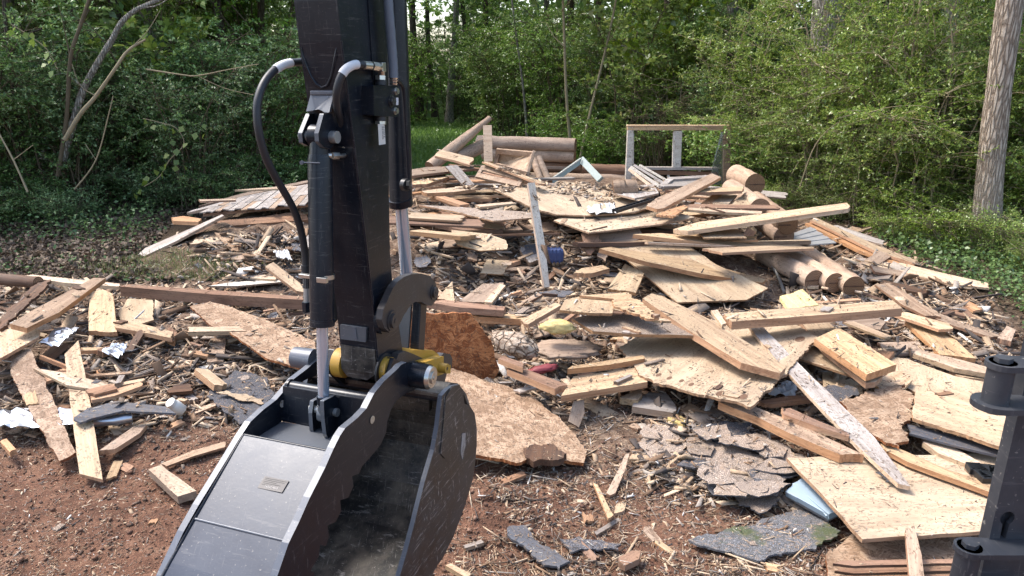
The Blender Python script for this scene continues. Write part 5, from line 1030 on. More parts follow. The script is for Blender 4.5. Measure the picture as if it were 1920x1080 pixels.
for poly, n in REG:
    for i in range(n):
        px, py = pick(poly); g = on_g(px, py); hit = BV.ray_cast(Vector((g.x, g.y, 3)), Vector((0, 0, -1)))
        onslab = hit[0] is not None and hit[0].z > g.z
        if onslab and RNG.random() < .75: continue
        z = g.z; dark = RNG.random() < .24
        up = Vector((RNG.gauss(0, .16), RNG.gauss(0, .16), 1))
        if onslab: z = hit[0].z; up = hit[1] if hit[1].z > 0 else -hit[1]; up = up + Vector((RNG.gauss(0, .02), RNG.gauss(0, .02), 0))
        up.normalize(); an = RNG.uniform(0, math.pi); X = Vector((math.cos(an), math.sin(an), 0)); Y = up.cross(X).normalized(); X = Y.cross(up)
        sc = min(1.25, max(.5, g.y / 6))
        if dark:
            L = RNG.uniform(.06, .26) * sc; Wd = L * RNG.uniform(.4, .9); t = RNG.uniform(.004, .01); mt = RNG.choice(['shingle', 'shingle', 'felt', 'slate']); nm, ct = 'shingle_scrap', 'shingle scrap'
        else:
            L = RNG.choice([RNG.uniform(.08, .25), RNG.uniform(.2, .6)]) * sc; Wd = min(L * .8, RNG.choice([.02, .035, .05, .09, .14]) * RNG.uniform(.8, 1.2)); t = RNG.choice([.012, .018, .025, .038]); t = min(t, Wd); t = min(t, .015) if g.y < 3.7 else t; Wd = min(Wd, .045) if g.y < 3.7 and not dark else Wd; L = L * (.6 if g.y < 3.7 else 1); mt = RNG.choices(KINDS[0][2], KINDS[0][3])[0]; nm, ct = 'wood_scrap', 'wood scrap'
        if onslab: L *= .5; Wd *= .6; t *= .5
        # outline with ragged ends
        rg = min(.3 * Wd, .016) if not dark else .2 * Wd; k1, k2 = RNG.uniform(-.25, .25), RNG.uniform(-.25, .25); e1 = [(L / 2 + RNG.uniform(-1, 1) * rg + k1 * Wd * (k / 4 - .5), -Wd / 2 + Wd * k / 4) for k in range(5)]; e2 = [(-L / 2 + RNG.uniform(-1, 1) * rg + k2 * Wd * (k / 4 - .5), Wd / 2 - Wd * k / 4) for k in range(5)]
        mb = MB(); mb.prism([Vector((x, y, t / 2)) for x, y in e1 + e2], Vector((0, 0, -t)), 0, 1)
        o = obj(nm, mb, [M[mt], M[{'pine': 'fresh', 'cream': 'pine', 'ply': 'plyedge', 'tan': 'brown', 'grey': 'tan'}.get(mt, mt)]])
        m4 = Matrix((X, Y, up)).transposed().to_4x4(); m4.translation = Vector((g.x, g.y, z + t * .6 + (0.0 if onslab else RNG.uniform(0, .05 if g.y > 4 else .004)))); o.matrix_basis = m4
        qx, qy = proj(m4.translation)
        if Wd > L * .5: ln = 'stubby' if L < .15 else 'broad'
        else: ln = 'small narrow' if L < .15 else 'short' if L < .3 else 'long'
        lb, gr = autolabel(f'{ln} {TONE[mt]} {"shingle" if dark else "wood"} scrap', qx, qy, 'shingle scraps in the rubble' if dark else 'wood scraps in the rubble')
        tag(o, lb, ct, gr)

for i in range(26):
    px, py = pick([(1290, 800), (1420, 800), (1500, 870), (1470, 930), (1380, 930), (1300, 880)]); r0 = RNG.uniform(25, 55); k_ = RNG.randint(4, 6); a0 = RNG.uniform(0, 6)
    pl = [(px + math.cos(a0 + j * 6.283 / k_) * r0 * RNG.uniform(.5, 1.45), py + math.sin(a0 + j * 6.283 / k_) * r0 * .42 * RNG.uniform(.7, 1.2)) for j in range(k_)]
    h_ = RNG.uniform(.01, .07); lb, gr = autolabel(('thin ' if i % 2 else 'curled ') + ('black' if i % 6 == 0 else 'dusty grey') + ' shingle flake', px, py, 'shingle flakes in the layered stack')
    slab('shingle_scrap', 'shingle scrap', lb, 'shingle' if i % 6 == 0 else 'felt', pl, [on_g(x, y).z + h_ + RNG.uniform(0, .05) for x, y in pl], .006, -.007, group=gr, anchor=False, edge='shingle')
for poly, n, zt in (([(770, 335), (900, 330), (930, 400), (940, 450), (770, 450)], 34, .62), ([(1080, 430), (1250, 425), (1440, 440), (1440, 480), (1100, 470)], 14, .40), ([(1280, 350), (1400, 345), (1420, 400), (1280, 410)], 10, .6), ([(880, 300), (1060, 320), (1000, 345), (890, 345)], 9, .7)):
    for i in range(n):
        px, py = pick(poly); z = H(0, 9) * .6 + (zt - .12) * RNG.random() * .85; P = on_z(px, py, z); an = RNG.gauss(0, .35); up = Vector((RNG.gauss(0, .07), RNG.gauss(0, .12), 1)).normalized(); X = Vector((math.cos(an), math.sin(an), 0)); Y = up.cross(X).normalized(); X = Y.cross(up)
        L = RNG.uniform(.5, 1.3); Wd = RNG.choice([.09, .14, .19, .24]); t = RNG.choice([.018, .022, .038]); mt = RNG.choice(['tan', 'brown', 'pine', 'brown', 'grey', 'fresh', 'rot', 'ply']); P.y += .15
        e1 = [(L / 2 + RNG.uniform(-.03, .03), -Wd / 2 + Wd * k / 5) for k in range(6)]; e2 = [(-L / 2 + RNG.uniform(-.03, .03), Wd / 2 - Wd * k / 5) for k in range(6)]
        mb = MB(); mb.prism([Vector((x, y, t / 2)) for x, y in e1 + e2], Vector((0, 0, -t)), 0, 1); o = obj('layered_board', mb, [M[mt], M[{'pine': 'fresh', 'ply': 'plyedge', 'tan': 'brown', 'grey': 'tan'}.get(mt, mt)]])
        m4 = Matrix((X, Y, up)).transposed().to_4x4(); m4.translation = P; o.matrix_basis = m4; lb, gr = autolabel(f'{"long" if L > .9 else "short"} {"wide" if Wd > .15 else "narrow"} {TONE[mt]} board layered', *proj(P), 'boards layered in the pile'); tag(o, lb, 'board', gr)

BV = BVHTree.FromPolygons([Vector(v) for v in TOPS_V], TOPS_F)
# chips, splinters, soil clods: uncountable
nr = np.random.default_rng(3)
def scatter(name, mat, cnt, region, size, onslabs, asp=(2.2, 9), thick=.22, tilt=.35, lift=0.0):
    P = []; N = []; SS = []
    while len(P) < cnt:
        px, py = region(); 
        g = on_g2(px, py)
        if g is None: continue
        if name != 'platform_litter' and noise.noise(Vector((g.x * 2.3, g.y * 2.3, len(name)))) < RNG.uniform(-.55, .25): continue
        z = g.z; nn = Vector((0, 0, 1)); hit = BV.ray_cast(Vector((g.x, g.y, 3)), Vector((0, 0, -1)))
        if hit[0] is not None and hit[0].z > g.z:
            if RNG.random() > onslabs: 
                pass
            else: z = hit[0].z; nn = hit[1] if hit[1].z > 0 else -hit[1]; 
        P.append((g.x, g.y, z)); N.append(tuple(nn)); SS.append(.42 if nn.z != 1 or z > g.z + .001 else 1)
    P = np.array(P); N = np.array(N); n = len(P); SS = np.array(SS)
    N = N + nr.normal(0, tilt, (n, 3)); N /= np.linalg.norm(N, axis=1)[:, None]
    T = nr.normal(0, 1, (n, 3)); T -= N * np.sum(T * N, 1)[:, None]; T /= np.linalg.norm(T, axis=1)[:, None]; Bn = np.cross(N, T)
    dist = np.clip(P[:, 1] / 5, .6, 1.8)
    L = nr.uniform(size[0], size[1], n) ** 1.0 * dist * np.where(nr.random(n) < .12, 2.2, 1) * SS; Wd = L / nr.uniform(asp[0], asp[1], n); t = np.minimum(Wd * thick * nr.uniform(.5, 1.5, n), .012)
    P = P + N * (t * .5 + lift)[:, None] if np.ndim(t) else P
    sk = nr.uniform(-.35, .35, (n, 4)); tp = nr.uniform(.1, 1.0, n); V = np.zeros((n, 8, 3)); k = 0
    for sz in (-1, 1):
        for (sx, sy) in ((-1, -1), (1, -1), (1, 1), (-1, 1)):
            V[:, k] = P + T * (L * .5 * (sx + sk[:, k % 4] * .5))[:, None] + Bn * (Wd * .5 * (sy + sk[:, (k + 1) % 4] * .8) * (tp if sx > 0 else 1))[:, None] + N * (t * .5 * sz)[:, None]; k += 1
    Fc = np.array([(3, 2, 1, 0), (4, 5, 6, 7), (0, 1, 5, 4), (1, 2, 6, 5), (2, 3, 7, 6), (3, 0, 4, 7)]); Fc = (Fc[None] + (np.arange(n) * 8)[:, None, None]).reshape(-1, 4)
    me = qmesh(name, V.reshape(-1, 3), Fc, M[mat]); return tag(link(name, me), kind='stuff')
def qmesh(name, V, Fq, mat, smooth=False):
    me = bpy.data.meshes.new(name); me.vertices.add(len(V)); me.vertices.foreach_set('co', np.ascontiguousarray(V, dtype=np.float32).ravel())
    me.loops.add(Fq.size); me.loops.foreach_set('vertex_index', np.ascontiguousarray(Fq, dtype=np.int32).ravel()); me.polygons.add(len(Fq))
    me.polygons.foreach_set('loop_start', np.arange(0, Fq.size, Fq.shape[1], dtype=np.int32)); me.polygons.foreach_set('loop_total', np.full(len(Fq), Fq.shape[1], dtype=np.int32))
    me.update(calc_edges=True); me.materials.append(mat); return me
def on_g2(px, py): return on_g(px, py)
DEB = [(0, 530), (300, 500), (330, 440), (560, 380), (800, 330), (1400, 350), (1500, 420), (1650, 450), (1900, 600), (1920, 1080), (1000, 1080), (900, 880), (560, 800), (330, 830), (0, 840)]
def rdeb(): return pick(DEB)
def rrub(): return pick(REG[RNG.choices(range(7), [8, 9, 7, 5, 3, 4, 6])[0]][0])
def rall(): return (RNG.uniform(-100, 2020), RNG.uniform(620, 1120))
scatter('wood_chips', 'chips', 38000, rdeb, (.008, .05), .45)
scatter('splinter_rubble', 'chips', 15000, rrub, (.03, .17), .10, (3, 12), .25, .38, .008)
def rplat(): return pick([(930, 350), (1090, 345), (1220, 380), (1300, 406), (1140, 430), (1040, 412), (990, 395)] if RNG.random() < .7 else [(800, 386), (990, 398), (925, 412)])
scatter('platform_litter', 'chips', 5000, rplat, (.02, .09), 1, (1.5, 5), .3, .3)
scatter('wood_shavings', 'chips', 24000, rall, (.006, .034), .5)
scatter('soil_crumbs', 'chips', 9000, lambda: (RNG.uniform(-60, 620), RNG.uniform(820, 1110)), (.004, .022), .3)
scatter('straw', 'chips', 9000, lambda: rdeb() if RNG.random() < .6 else (RNG.uniform(850, 1600), RNG.uniform(760, 1100)), (.04, .11), .3, (12, 30), .6, .3, .004)
scatter('soil_clods', 'clods', 22000, rall, (.004, .016), .02, (1, 1.8), .7)

# ------------------------------------------------------------ vegetation
def leaves(P, D, L, Wd, bend=.25, seed=0):
    r = np.random.default_rng(seed); n = len(P); D = D / np.linalg.norm(D, axis=1)[:, None]; N = r.normal(0, .55, (n, 3)); N[:, 2] += 1
    S_ = np.cross(D, N); S_ /= np.linalg.norm(S_, axis=1)[:, None] + 1e-9; N = np.cross(S_, D)
    V = np.zeros((n, 4, 3)); Lc = L[:, None]; Wc = (L * Wd)[:, None] * .5
    V[:, 0] = P; V[:, 1] = P + D * Lc * .45 + S_ * Wc + N * Wc * bend; V[:, 2] = P + D * Lc - N * Lc * .12; V[:, 3] = P + D * Lc * .45 - S_ * Wc + N * Wc * bend
    return V.reshape(-1, 3)
def leafmesh(name, P, D, L, Wd, mat, seed=0):
    V = leaves(P, D, L, Wd, seed=seed); n = len(P); return qmesh(name, V, np.arange(n * 4).reshape(n, 4), M[mat])
def shrub(seed, R, Ht, nst, ntw, nsub, nlf, lsz, mat, smat, lw=.5, droop=.5, lo=.1, upright=.5):
    r = random.Random(seed); mb = MB(); LP = []; LD = []
    for i in range(nst):
        a = r.uniform(0, 6.283); b0 = Vector((math.cos(a), math.sin(a), 0)) * r.uniform(0, .25) * R; a2 = a + r.uniform(-.8, .8); out = Vector((math.cos(a2), math.sin(a2), 0)); h = Ht * r.uniform(.6, 1.05); reach = R * r.uniform(.3, 1.0)
        pts = []
        for k in range(9):
            t = k / 8; pts.append(b0 + out * reach * t ** (1.5 + upright) + Vector((r.gauss(0, .03), r.gauss(0, .03), h * (t - droop * .45 * t ** 3))) )
        mb.tube(pts, [(.012 + .006 * Ht / 3) * (1 - .8 * k / 8) * r.uniform(.7, 1.2) for k in range(9)], 4, 0, False)
        for j in range(ntw):
            t = lo + (1 - lo) * r.random() ** .8; k = min(7, int(t * 8)); p = pts[k].lerp(pts[k + 1], t * 8 - k); a3 = r.uniform(0, 6.283); d = (Vector((math.cos(a3), math.sin(a3), r.uniform(-.1, .7))) + out * .3).normalized(); ln = R * r.uniform(.2, .55)
            tw = [p + d * ln * s_ / 4 + Vector((0, 0, -droop * ln * .35 * (s_ / 4) ** 2)) for s_ in range(5)]; mb.tube(tw, [.005, .0045, .004, .003, .002], 3, 0, False)
            for m in range(nsub):
                t2 = r.uniform(.15, 1); k2 = min(3, int(t2 * 4)); q = tw[k2].lerp(tw[k2 + 1], t2 * 4 - k2); d2 = (d + Vector((r.gauss(0, .7), r.gauss(0, .7), r.gauss(0, .45)))).normalized(); l2 = r.uniform(.1, .26)
                for w in range(nlf):
                    f = (w + 1) / nlf; LP.append(tuple(q + d2 * l2 * f)); LD.append(tuple(d2 * .7 + Vector((r.gauss(0, .6), r.gauss(0, .6), r.gauss(0, .5)))))
    P = np.array(LP); D = np.array(LD); rr = np.random.default_rng(seed); L = rr.uniform(.7, 1.3, len(P)) * lsz
    return mesh('stems', mb, M[smat]), leafmesh('foliage', P, D, L, lw, mat, seed), len(P)
PRO = {}

def proto(k, *a, **kw): PRO[k] = shrub(*a, **kw)
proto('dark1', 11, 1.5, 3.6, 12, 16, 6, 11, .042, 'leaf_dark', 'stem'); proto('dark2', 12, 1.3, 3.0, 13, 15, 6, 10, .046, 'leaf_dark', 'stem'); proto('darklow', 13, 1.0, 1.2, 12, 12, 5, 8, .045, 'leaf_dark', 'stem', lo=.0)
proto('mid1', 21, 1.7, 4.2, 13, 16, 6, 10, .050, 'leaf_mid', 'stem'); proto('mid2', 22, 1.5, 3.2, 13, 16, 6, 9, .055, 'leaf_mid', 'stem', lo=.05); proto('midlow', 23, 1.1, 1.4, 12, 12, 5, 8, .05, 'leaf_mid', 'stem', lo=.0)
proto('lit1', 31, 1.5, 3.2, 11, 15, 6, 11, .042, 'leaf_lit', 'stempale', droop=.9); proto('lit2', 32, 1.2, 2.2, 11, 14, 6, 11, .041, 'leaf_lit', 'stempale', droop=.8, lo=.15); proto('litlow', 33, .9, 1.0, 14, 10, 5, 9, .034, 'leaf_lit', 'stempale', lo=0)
proto('spray', 34, 1.0, 3.4, 7, 18, 5, 11, .038, 'leaf_lit', 'stempale', droop=.4, lo=.25, upright=1.2)
proto('broad', 36, 1.4, 3.9, 9, 12, 4, 7, .105, 'leaf_lit', 'stem', lw=.62, lo=.3)
proto('bare', 35, 1.3, 3.0, 22, 14, 1, 3, .035, 'leaf_dark', 'stem', lo=.2)
proto('barepale', 36, 1.0, 2.6, 14, 9, 1, 4, .035, 'leaf_lit', 'stempale', lo=.25)
TREES = []; SHR = []
def place(k, x, y, s=1.0, rz=None, hs=1.0):
    st, fo, _ = PRO[k]; r = RNG; e = empty('shrub', (x, y, H(x, y) - .03 if y < 60 else 0)); sx = s * r.uniform(.9, 1.1); rz = r.uniform(0, 6.28) if rz is None else rz
    T = Matrix.Translation(e.matrix_basis.translation) @ Matrix.Rotation(rz, 4, 'Z') @ Matrix.Diagonal((sx, sx, s * hs, 1))
    e.matrix_basis = T
    for nm, me in (('stems', st), ('foliage', fo)):
        c = bpy.data.objects.new(nm, me); COL.objects.link(c); c.parent = e
    SHR.append((e, k, x, y)); return e
def tree(label, base, lean, h, r0, r1, barkm, crown=None, seed=0, n=16, limb=4, crownz=None, cs=1.0, cat='tree'):
    r = random.Random(seed); b = Vector(base); top = b + Vector((lean[0], lean[1], h)); e = empty('tree', b); mb = MB(); k = 26; pts = []; rs = []; wob = r.uniform(0, 9)
    for i in range(k + 1):
        t = i / k; p = b.lerp(top, t) + Vector((math.sin(t * 5 + wob), math.cos(t * 4 + wob), 0)) * .02 * h * t * (1 - t) * 2; pts.append(p); rs.append((r0 + (r1 - r0) * t) * (1 + .55 * math.exp(-t * h / .25)) * r.uniform(.96, 1.04))
    pts[0] -= Vector((0, 0, .15)); mb.tube(pts, rs, n, 0)
    for j in range(limb):
        t = r.uniform(.45, .95); p = b.lerp(top, t); a = r.uniform(0, 6.28); d = Vector((math.cos(a), math.sin(a), r.uniform(.3, .9))).normalized(); L = h * .22 * r.uniform(.6, 1.2); rr = r1 * .8
        mb.tube([p, p + d * L * .4, p + d * L * .7 + Vector((0, 0, .1)), p + d * L], [rr, rr * .7, rr * .4, rr * .15], 7, 0)
    obj('trunk', mb, M[barkm], e)
    if crown:
        c = link('crown', CRN[crown], e); z0 = crownz or h * .55
        c.matrix_parent_inverse = Matrix.Identity(4); c.matrix_basis = Matrix.Translation((top.x - b.x, top.y - b.y, z0)) @ Matrix.Rotation(r.uniform(0, 6.28), 4, 'Z') @ Matrix.Diagonal((cs, cs, cs, 1))
    tag(e, label, cat, None); TREES.append((*proj(b + Vector((0, 0, 1.2))), label)); return e
def crownmesh(seed, R, Z, nc, nl, lsz, mat, cr=.8):
    r = np.random.default_rng(seed); C = r.normal(0, 1, (nc, 3)); C /= np.linalg.norm(C, axis=1)[:, None]; C *= (r.random((nc, 1)) ** .45); C *= np.array([R, R, Z / 2]); C[:, 2] += Z / 2
    P = np.repeat(C, nl, 0) + r.normal(0, cr * .45, (nc * nl, 3)) * np.array([1, 1, .55]); D = r.normal(0, 1, (nc * nl, 3)); D[:, 2] -= .4; L = r.uniform(.7, 1.3, nc * nl) * lsz
    return leafmesh('crown', P, D, L, .65, mat, seed)
CRN = {'a': crownmesh(1, 2.6, 4.5, 60, 130, .11, 'leaf_mid'), 'b': crownmesh(2, 2.2, 4.0, 50, 130, .10, 'leaf_dark'), 'c': crownmesh(3, 2.8, 5.0, 60, 110, .12, 'leaf_lit'), 'thin': crownmesh(4, 1.3, 2.6, 26, 60, .09, 'leaf_lit', .6)}
def gx(px, y): return (px - CX) / F * (y * cp + EYE * sp)
# named trees
tree('large bark-ridged tree trunk leaning at the right edge behind the bushes', (gx(1846, 7.7), 7.7, 0), (-.9, 0), 9, .125, .105, 'bark', 'c', 5, 26, 3, 6)
tree('thick grey trunk with sunlit pale bark behind the rubble at the right', (gx(1531, 10.9), 10.9, 0), (-.9, .3), 11, .23, .19, 'barkpale', 'a', 6, 24, 3, 7)
tree('thin crooked dark trunk leaning right beyond the yellow-green shrubs', (gx(1712, 10.6), 10.6, 0), (.6, .3), 9, .09, .07, 'barkpale', 'c', 7, 16, 3, 6)
tree('slim pale stem rising straight between the two right-hand trunks', (gx(1655, 9.2), 9.2, 0), (.2, .1), 5.5, .022, .014, 'stempale', 'thin', 8, 8, 4, 3.6)
tree('slim forked sapling left of the window frame', (gx(1075, 14.5), 14.5, 0), (-.5, 0), 5, .035, .015, 'stempale', 'thin', 9, 8, 4, 3.4)
tree('slim sapling leaning right beside the forked sapling', (gx(1085, 14.3), 14.3, 0), (.9, 0), 5, .03, .012, 'stempale', 'thin', 10, 8, 3, 3.6)
tree('thin white-barked sapling above the standing rear logs', (gx(990, 17), 17, 0), (-.5, 0), 5, .03, .015, 'barkpale', 'thin', 14, 8, 4, 3.8)
def ptree(label, pts, r0, r1, barkm, branches=()):
    P = [at_y(*p) for p in pts]; e = empty('tree', P[0]); mb = MB(); s_ = spline(P, 5); k = len(s_); mb.tube(s_, [(r0 + (r1 - r0) * i / k) * RNG.uniform(.92, 1.08) for i in range(k)], 10)
    for br in branches:
        q = spline([at_y(*p) for p in br], 4); mb.tube(q, [max(.004, r1 * .6 * (1 - i / len(q))) for i in range(len(q))], 6)
    obj('trunk', mb, M[barkm], e); tag(e, label, 'tree'); TREES.append((*proj(P[len(P) // 2]), label)); return e
ptree('broken pale stem with splintered foot in the left thicket', [(122, 262, 9.0), (150, 215, 9.0), (180, 180, 9.05), (215, 130, 9.1), (240, 95, 9.2), (273, 74, 9.3)], .028, .012, 'stempale', [[(180, 180, 9.05), (150, 160, 9.0), (135, 120, 9.0)], [(240, 95, 9.2), (275, 60, 9.3), (300, 20, 9.4)]])
ptree('curved grey trunk arching over the left thicket to the right', [(118, 300, 9.6), (140, 220, 9.6), (158, 165, 9.65), (185, 115, 9.7), (210, 75, 9.8), (228, 42, 9.9), (262, 15, 10), (330, -12, 10.2)], .05, .025, 'barkpale', [[(158, 165, 9.65), (120, 138, 9.6), (90, 148, 9.5)], [(262, 15, 10), (300, 8, 10), (350, -30, 10)]])
ptree('upright brown sapling left of the curved grey trunk', [(108, 330, 9.4), (125, 220, 9.4), (132, 110, 9.4), (150, 50, 9.45), (172, -15, 9.5)], .028, .018, 'stem', [[(132, 110, 9.4), (122, 60, 9.4), (110, 10, 9.4)]])
ptree('long bare twig arching across the left thicket toward the arm', [(275, 130, 9.2), (340, 140, 9.1), (370, 142, 9.1), (430, 130, 9.0), (485, 120, 9.0)], .010, .004, 'stempale', [[(370, 142, 9.1), (420, 165, 9.1), (475, 178, 9.1)]])
ptree('thin pale shoot rising from the leaf floor at the left', [(140, 355, 8.8), (180, 300, 8.8), (205, 210, 8.8), (212, 180, 8.8)], .010, .004, 'stempale', [[(180, 300, 8.8), (160, 270, 8.8)]])
ptree('pale leaning sapling at the far left of the litter floor', [(-5, 245, 8.6), (25, 300, 8.5), (52, 360, 8.4)], .009, .012, 'stempale', [[(25, 300, 8.5), (62, 272, 8.5)]])
ptree('arching pale cane above the yellow-green bushes at the right', [(1500, 350, 9.5), (1530, 270, 9.4), (1580, 225, 9.3), (1650, 205, 9.2)], .008, .004, 'stempale')
ptree('bowed bare branch hanging over the rear bushes at centre right', [(1165, 85, 14), (1200, 100, 14), (1230, 118, 14), (1250, 135, 14)], .018, .008, 'barkpale')
tree('thin dark stem standing at the left of the thicket', (gx(60, 9.8), 9.8, 0), (.3, .2), 5, .03, .02, 'barkdark', None, 15, 8, 3)
names = ['dark slim trunk in the far woods', 'dark straight trunk deep in the woods', 'grey-brown trunk deep in the woods', 'dim leaning trunk deep in the woods']
spots = [(790, 27), (815, 29), (842, 26), (880, 28), (925, 24), (1015, 26), (1060, 22), (1120, 20), (1180, 24), (1230, 17), (1290, 22), (1345, 16), (1400, 19), (1455, 15), (1565, 17), (1600, 14), (1625, 19), (1760, 15), (1820, 17), (1900, 14), (1960, 12), (500, 17), (440, 14), (330, 15), (250, 13), (180, 16), (90, 14), (20, 13), (-60, 12), (560, 20)]
spots += [(-250, 15), (-150, 19), (400, 19), (520, 26), (640, 30), (700, 29), (2050, 15), (2150, 19), (2000, 20)]
for i, (px, y) in enumerate(spots):
    cr = ['a', 'b', 'c', 'a'][i % 4] if px > 600 else 'b'
    tr = tree('x', (gx(px, y), y, 0), (RNG.uniform(-.6, .6), RNG.uniform(-.3, .3)), RNG.uniform(8, 11), RNG.uniform(.07, .15), .06, ['barkdark', 'barkdark', 'barkpale'][i % 3], cr, 40 + i, 10, 4, (RNG.uniform(2.6, 4.0) if px < 600 else RNG.uniform(3.6, 5.0)) if not 760 < px < 860 else 6.0, RNG.uniform(.9, 1.25))
    TREES.pop(); tr['_t'] = i
    tr['label'] = ''; SHR.append((tr, 'tree', gx(px, y), y))
# shrubs
def row(kinds, pts, s=(.85, 1.15), jit=.35):
    for (px, y) in pts: place(RNG.choice(kinds), gx(px, y) + RNG.uniform(-jit, jit), y + RNG.uniform(-jit, jit), RNG.uniform(*s))
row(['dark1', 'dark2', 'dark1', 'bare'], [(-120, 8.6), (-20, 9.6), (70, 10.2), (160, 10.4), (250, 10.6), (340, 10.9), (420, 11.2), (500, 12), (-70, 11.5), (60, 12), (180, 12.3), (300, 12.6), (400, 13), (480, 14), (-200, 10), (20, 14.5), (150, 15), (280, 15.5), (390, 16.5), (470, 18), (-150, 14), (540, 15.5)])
row(['dark1', 'dark2', 'mid1'], [(520, 20), (440, 21), (350, 20), (230, 19), (100, 18), (-60, 17), (560, 23), (560, 13.6)], (1.1, 1.4))
row(['bare', 'dark2'], [(20, 9.9), (190, 9.9), (350, 10.2)], (.7, .9))
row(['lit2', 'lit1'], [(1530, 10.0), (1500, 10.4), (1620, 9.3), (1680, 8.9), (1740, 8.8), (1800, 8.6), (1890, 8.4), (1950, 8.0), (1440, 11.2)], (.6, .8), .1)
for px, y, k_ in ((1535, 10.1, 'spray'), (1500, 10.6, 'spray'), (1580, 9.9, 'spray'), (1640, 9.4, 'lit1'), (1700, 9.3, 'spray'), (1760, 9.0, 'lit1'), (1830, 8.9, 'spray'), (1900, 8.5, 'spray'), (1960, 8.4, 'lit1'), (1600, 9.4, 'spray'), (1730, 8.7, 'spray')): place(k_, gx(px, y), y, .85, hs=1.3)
row(['darklow'], [(60, 9.2), (300, 9.9), (430, 10.4), (520, 11.2), (240, 10.2), (555, 12.5), (-60, 8.6), (150, 9.6)], (.5, .75))
row(['mid1', 'mid2', 'mid1', 'dark1'], [(770, 25), (830, 27), (890, 24.5), (940, 22), (985, 20), (800, 30), (870, 31), (950, 28), (1000, 24), (700, 27), (640, 26), (590, 25), (740, 31)], (1.05, 1.4))
row(['mid1', 'mid2', 'dark1'], [(1060, 17.5), (1110, 17), (1160, 17.5), (1210, 16), (1260, 15.5), (1310, 15), (1360, 15), (1410, 14.5), (1460, 14), (1040, 21), (1130, 21), (1220, 20), (1310, 19), (1400, 18.5), (1480, 17.5), (1560, 15.5), (1640, 15), (1700, 14.5), (1780, 14.5), (1850, 14), (1930, 13), (1600, 18), (1720, 18), (1850, 18)], (.95, 1.3))
row(['lit1', 'lit2', 'mid2'], [(1230, 14), (1300, 13.6), (1400, 13), (1450, 12.8), (1570, 12.6), (1640, 12), (1740, 12.4), (1830, 11.5), (1900, 11), (1960, 10)], (.85, 1.1))
row(['dark2', 'bare'], [(1150, 15.5), (1240, 13.4), (1330, 13.6), (1430, 12.2), (1450, 11.4), (1610, 10.8)], (.6, .8))
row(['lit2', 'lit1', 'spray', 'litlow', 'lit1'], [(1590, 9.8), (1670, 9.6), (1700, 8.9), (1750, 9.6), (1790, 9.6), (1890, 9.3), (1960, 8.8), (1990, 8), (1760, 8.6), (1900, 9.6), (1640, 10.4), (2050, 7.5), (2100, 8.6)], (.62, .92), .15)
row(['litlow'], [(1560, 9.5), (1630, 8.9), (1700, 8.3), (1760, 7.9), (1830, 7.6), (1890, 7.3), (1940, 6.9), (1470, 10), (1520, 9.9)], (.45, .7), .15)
row(['spray', 'lit1', 'mid1', 'spray'], [(1425, 11.4), (1250, 15), (1120, 16), (1640, 9.3), (1770, 9.9), (1040, 17), (1400, 12), (1340, 13)], (.9, 1.1), .1)
row(['broad'], [(1150, 15), (1250, 14.5), (1380, 14), (1625, 13), (1800, 11.4), (930, 23), (150, 11.2), (330, 12)], (.95, 1.2))
row(['midlow'], [(1050, 15.5), (1150, 14.6), (1100, 14.4), (850, 26.5), (1200, 13.8), (1350, 12.6), (1440, 11.2)], (.7, 1.1))
for px in range(-160, 560, 62): place('mid1', gx(px, 19), 19 + RNG.uniform(-1, 1), 1.35, hs=1.35)
KD = {'broad': 'broad-leaved bright green shrub', 'dark1': 'tall dark-leaved arching shrub', 'dark2': 'dense dark green shrub', 'darklow': 'low dark leafy bush', 'mid1': 'tall mid-green shrub', 'mid2': 'bushy green shrub', 'midlow': 'low green bush', 'lit1': 'yellow-green arching shrub', 'lit2': 'small-leaved yellow-green bush', 'litlow': 'knee-high yellow-green bush', 'spray': 'slender open yellow-green spray', 'bare': 'thin bare brown brush', 'barepale': 'thin pale brush', 'tree': 'dark slim woodland trunk'}
AN = [(x, y, l) for x, y, l in TREES if len(l.split()) <= 11] + [(gx(p, d) * F / (d * cp + EYE * sp) + CX, 300, l) for p, d, l in ((1270, 11.5, 'wooden window frame'), (1000, 11, 'standing rear logs'), (1590, 10, 'long jutting plank'), (860, 11, 'highest split log'), (470, 9, 'shake roof piece'), (260, 8, 'long grey corner board'), (1560, 7, 'three-log bundle'), (480, 3, 'looping black hose'), (960, 24, 'back of the lawn'))]
SHR.sort(key=lambda q: q[3])
for e, k, x, y in SHR:
    px = CX + F * x / (y * cp + EYE * sp); dep = 'just behind' if y < 11 else 'beyond' if y < 16 else 'far beyond'; done = None
    for ax, ay, l in sorted(AN, key=lambda a: abs(a[0] - px))[:7]:
        for d in (dep, ('left of' if px < ax else 'right of')):
            s = f'{KD[k]} {d} the {l}'
            if d == 'left of' and px < -20: s = f'{KD[k]} at the left fringe, {d} the {l}'
            if len(s.split()) <= 16 and s not in USED: done = s; break
        if done: break
    if done: USED[done] = 1; tag(e, done, 'tree' if k == 'tree' else 'shrub', 'woodland trees' if k == 'tree' else 'woodland shrubs')
    else: tag(e, f'{KD[k]} merged with its neighbours in the wood edge', 'tree' if k == 'tree' else 'shrub', f'indistinct {KD[k]}s of the wood edge')
    if '_t' in e: del e['_t']
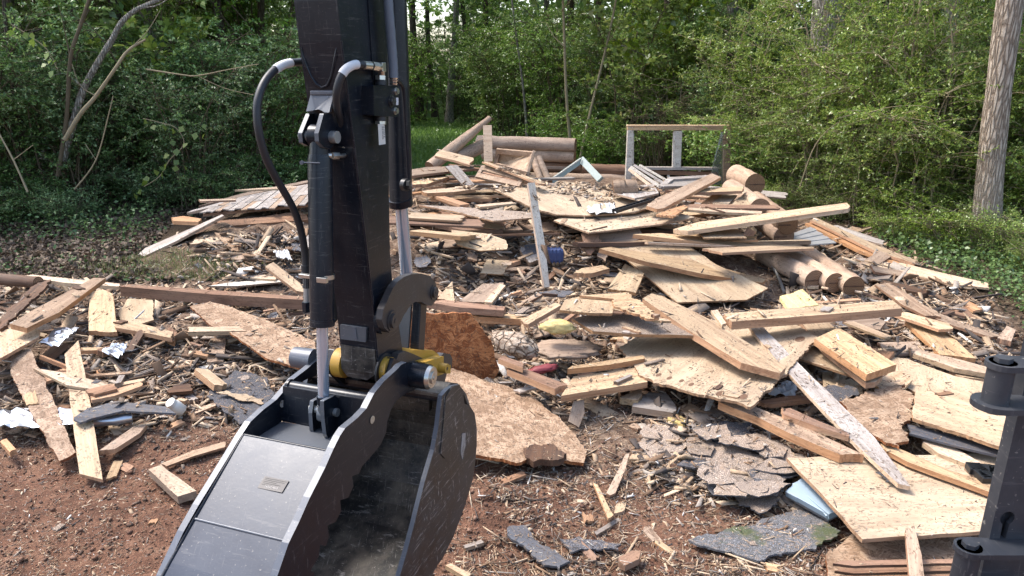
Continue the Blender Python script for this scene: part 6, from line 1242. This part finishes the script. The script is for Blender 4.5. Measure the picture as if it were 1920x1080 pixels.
# far woods seen as one mass
fr = np.random.default_rng(9); n = 95000
ang = fr.uniform(-1.1, 1.1, n); rad = fr.uniform(32, 44, n); X_ = np.sin(ang) * rad; Y_ = np.cos(ang) * rad; Z_ = np.where(fr.random(n) < .8, fr.random(n) * 8, fr.random(n) * 16)
cl = np.array([noise.noise(Vector((x * .35, y * .35, z * .45))) for x, y, z in zip(X_, Y_, Z_)]); keep = cl > -.3
gap = (X_ / Y_ > -.155) & (X_ / Y_ < -.075) & (Z_ > 2.0) & (fr.random(n) < .9); keep &= ~gap
P = np.stack([X_, Y_, Z_], 1)[keep]; D = fr.normal(0, 1, P.shape); fm = leafmesh('distant_woods', P, D, fr.uniform(.25, .5, len(P)), .8, 'leaf_mid', 5)
tag(link('distant_woods', fm), kind='stuff')
# leaf litter and low growth on the forest floor
def floor(name, mat, cnt, poly, lsz, up=.35, zoff=.01, lw=.6, h=0.0):
    P = []; 
    for i in range(cnt):
        px, py = pick(poly); g = on_g(px, py); P.append((g.x, g.y, g.z + zoff + (RNG.random() ** 2) * h))
    P = np.array(P); rr = np.random.default_rng(len(P)); D = rr.normal(0, 1, P.shape); D[:, 2] = np.abs(D[:, 2]) * up; sc = np.clip(P[:, 1] / 8, .7, 1.5); L = rr.uniform(.6, 1.3, len(P)) * lsz * sc
    return tag(link(name, leafmesh(name, P, D, L, lw, mat, 3)), kind='stuff')
floor('leaf_litter', 'litter', 22000, [(-60, 330), (560, 330), (560, 380), (330, 420), (250, 490), (330, 530), (-60, 525)], .06, .5)
floor('leaf_litter', 'litter', 16000, [(1400, 350), (1500, 400), (1720, 470), (1860, 560), (1920, 680), (2700, 900), (2700, 400), (1500, 330)], .055, .5)
floor('ground_cover', 'leaf_dark', 5000, [(-60, 330), (560, 320), (560, 375), (340, 400), (230, 460), (-60, 440)], .045, .6, .02, .6, .25)
floor('ground_cover', 'leaf_cover', 5200, [(1640, 455), (1720, 500), (1850, 545), (1940, 610), (2020, 640), (2020, 500), (1800, 440), (1660, 420)], .05, .7, .02, .65, .18)
floor('weeds', 'drygrass', 2600, [(140, 505), (330, 470), (520, 500), (400, 530), (250, 530)], .07, 2.5, .0, .1, .02)
def grass(name, mat, cnt, poly, h, w):
    P = []
    for i in range(cnt):
        px, py = pick(poly); g = on_g(px, py); P.append((g.x, g.y, g.z))
    P = np.array(P); rr = np.random.default_rng(1); D = rr.normal(0, .45, P.shape); D[:, 2] = 1; L = rr.uniform(.6, 1.3, len(P)) * h
    tag(link(name, leafmesh(name, P, D, L, w, mat, 3)), kind='stuff')
grass('lawn_grass', 'grass', 30000, [(560, 300), (560, 245), (760, 228), (930, 228), (1010, 240), (1150, 262), (1190, 310), (900, 335), (760, 345)], .10, .35)
# heart-leaved vine in the left thicket and leafy sprig
def vine(label, stem, y, lf, lsz, mat, cat='vine', name='vine'):
    pts = spline([at_y(px, py, y) for px, py in stem], 4); e = empty(name, pts[0]); tag(e, label, cat); mb = MB(); mb.tube(pts, .005, 5); obj('stem', mb, M['stempale'], e)
    P = []; D = []
    for px, py in lf: P.append(tuple(at_y(px, py, y - RNG.uniform(.02, .15)))); D.append((RNG.uniform(-.6, .6), RNG.uniform(-.6, -.1), RNG.uniform(-1, -.2)))
    P = np.array(P); link('leaves', leafmesh('leaves', P, np.array(D), np.random.default_rng(2).uniform(.8, 1.2, len(P)) * lsz, .95, mat, 8), e)
vine('vine with large yellow-green heart leaves hanging in the left thicket', [(268, 222), (300, 230), (330, 240), (345, 270), (318, 300), (300, 330), (270, 350)], 9.3,
     [(270, 224), (287, 234), (303, 233), (324, 241), (343, 236), (368, 248), (384, 250), (381, 232), (322, 262), (332, 278), (318, 290), (300, 312), (290, 318), (278, 340), (262, 355), (250, 362), (305, 320), (275, 330), (335, 300), (345, 310), (352, 268), (330, 310), (313, 305)], .095, 'leaf_big')
vine('leafy sprig with pale pointed leaves at the upper left', [(20, 45), (60, 70), (90, 95), (108, 130)], 8.6, [(30, 50), (45, 60), (62, 72), (70, 86), (82, 78), (92, 98), (98, 112), (88, 120), (106, 112), (100, 132), (60, 60), (20, 55)], .09, 'leaf_big')
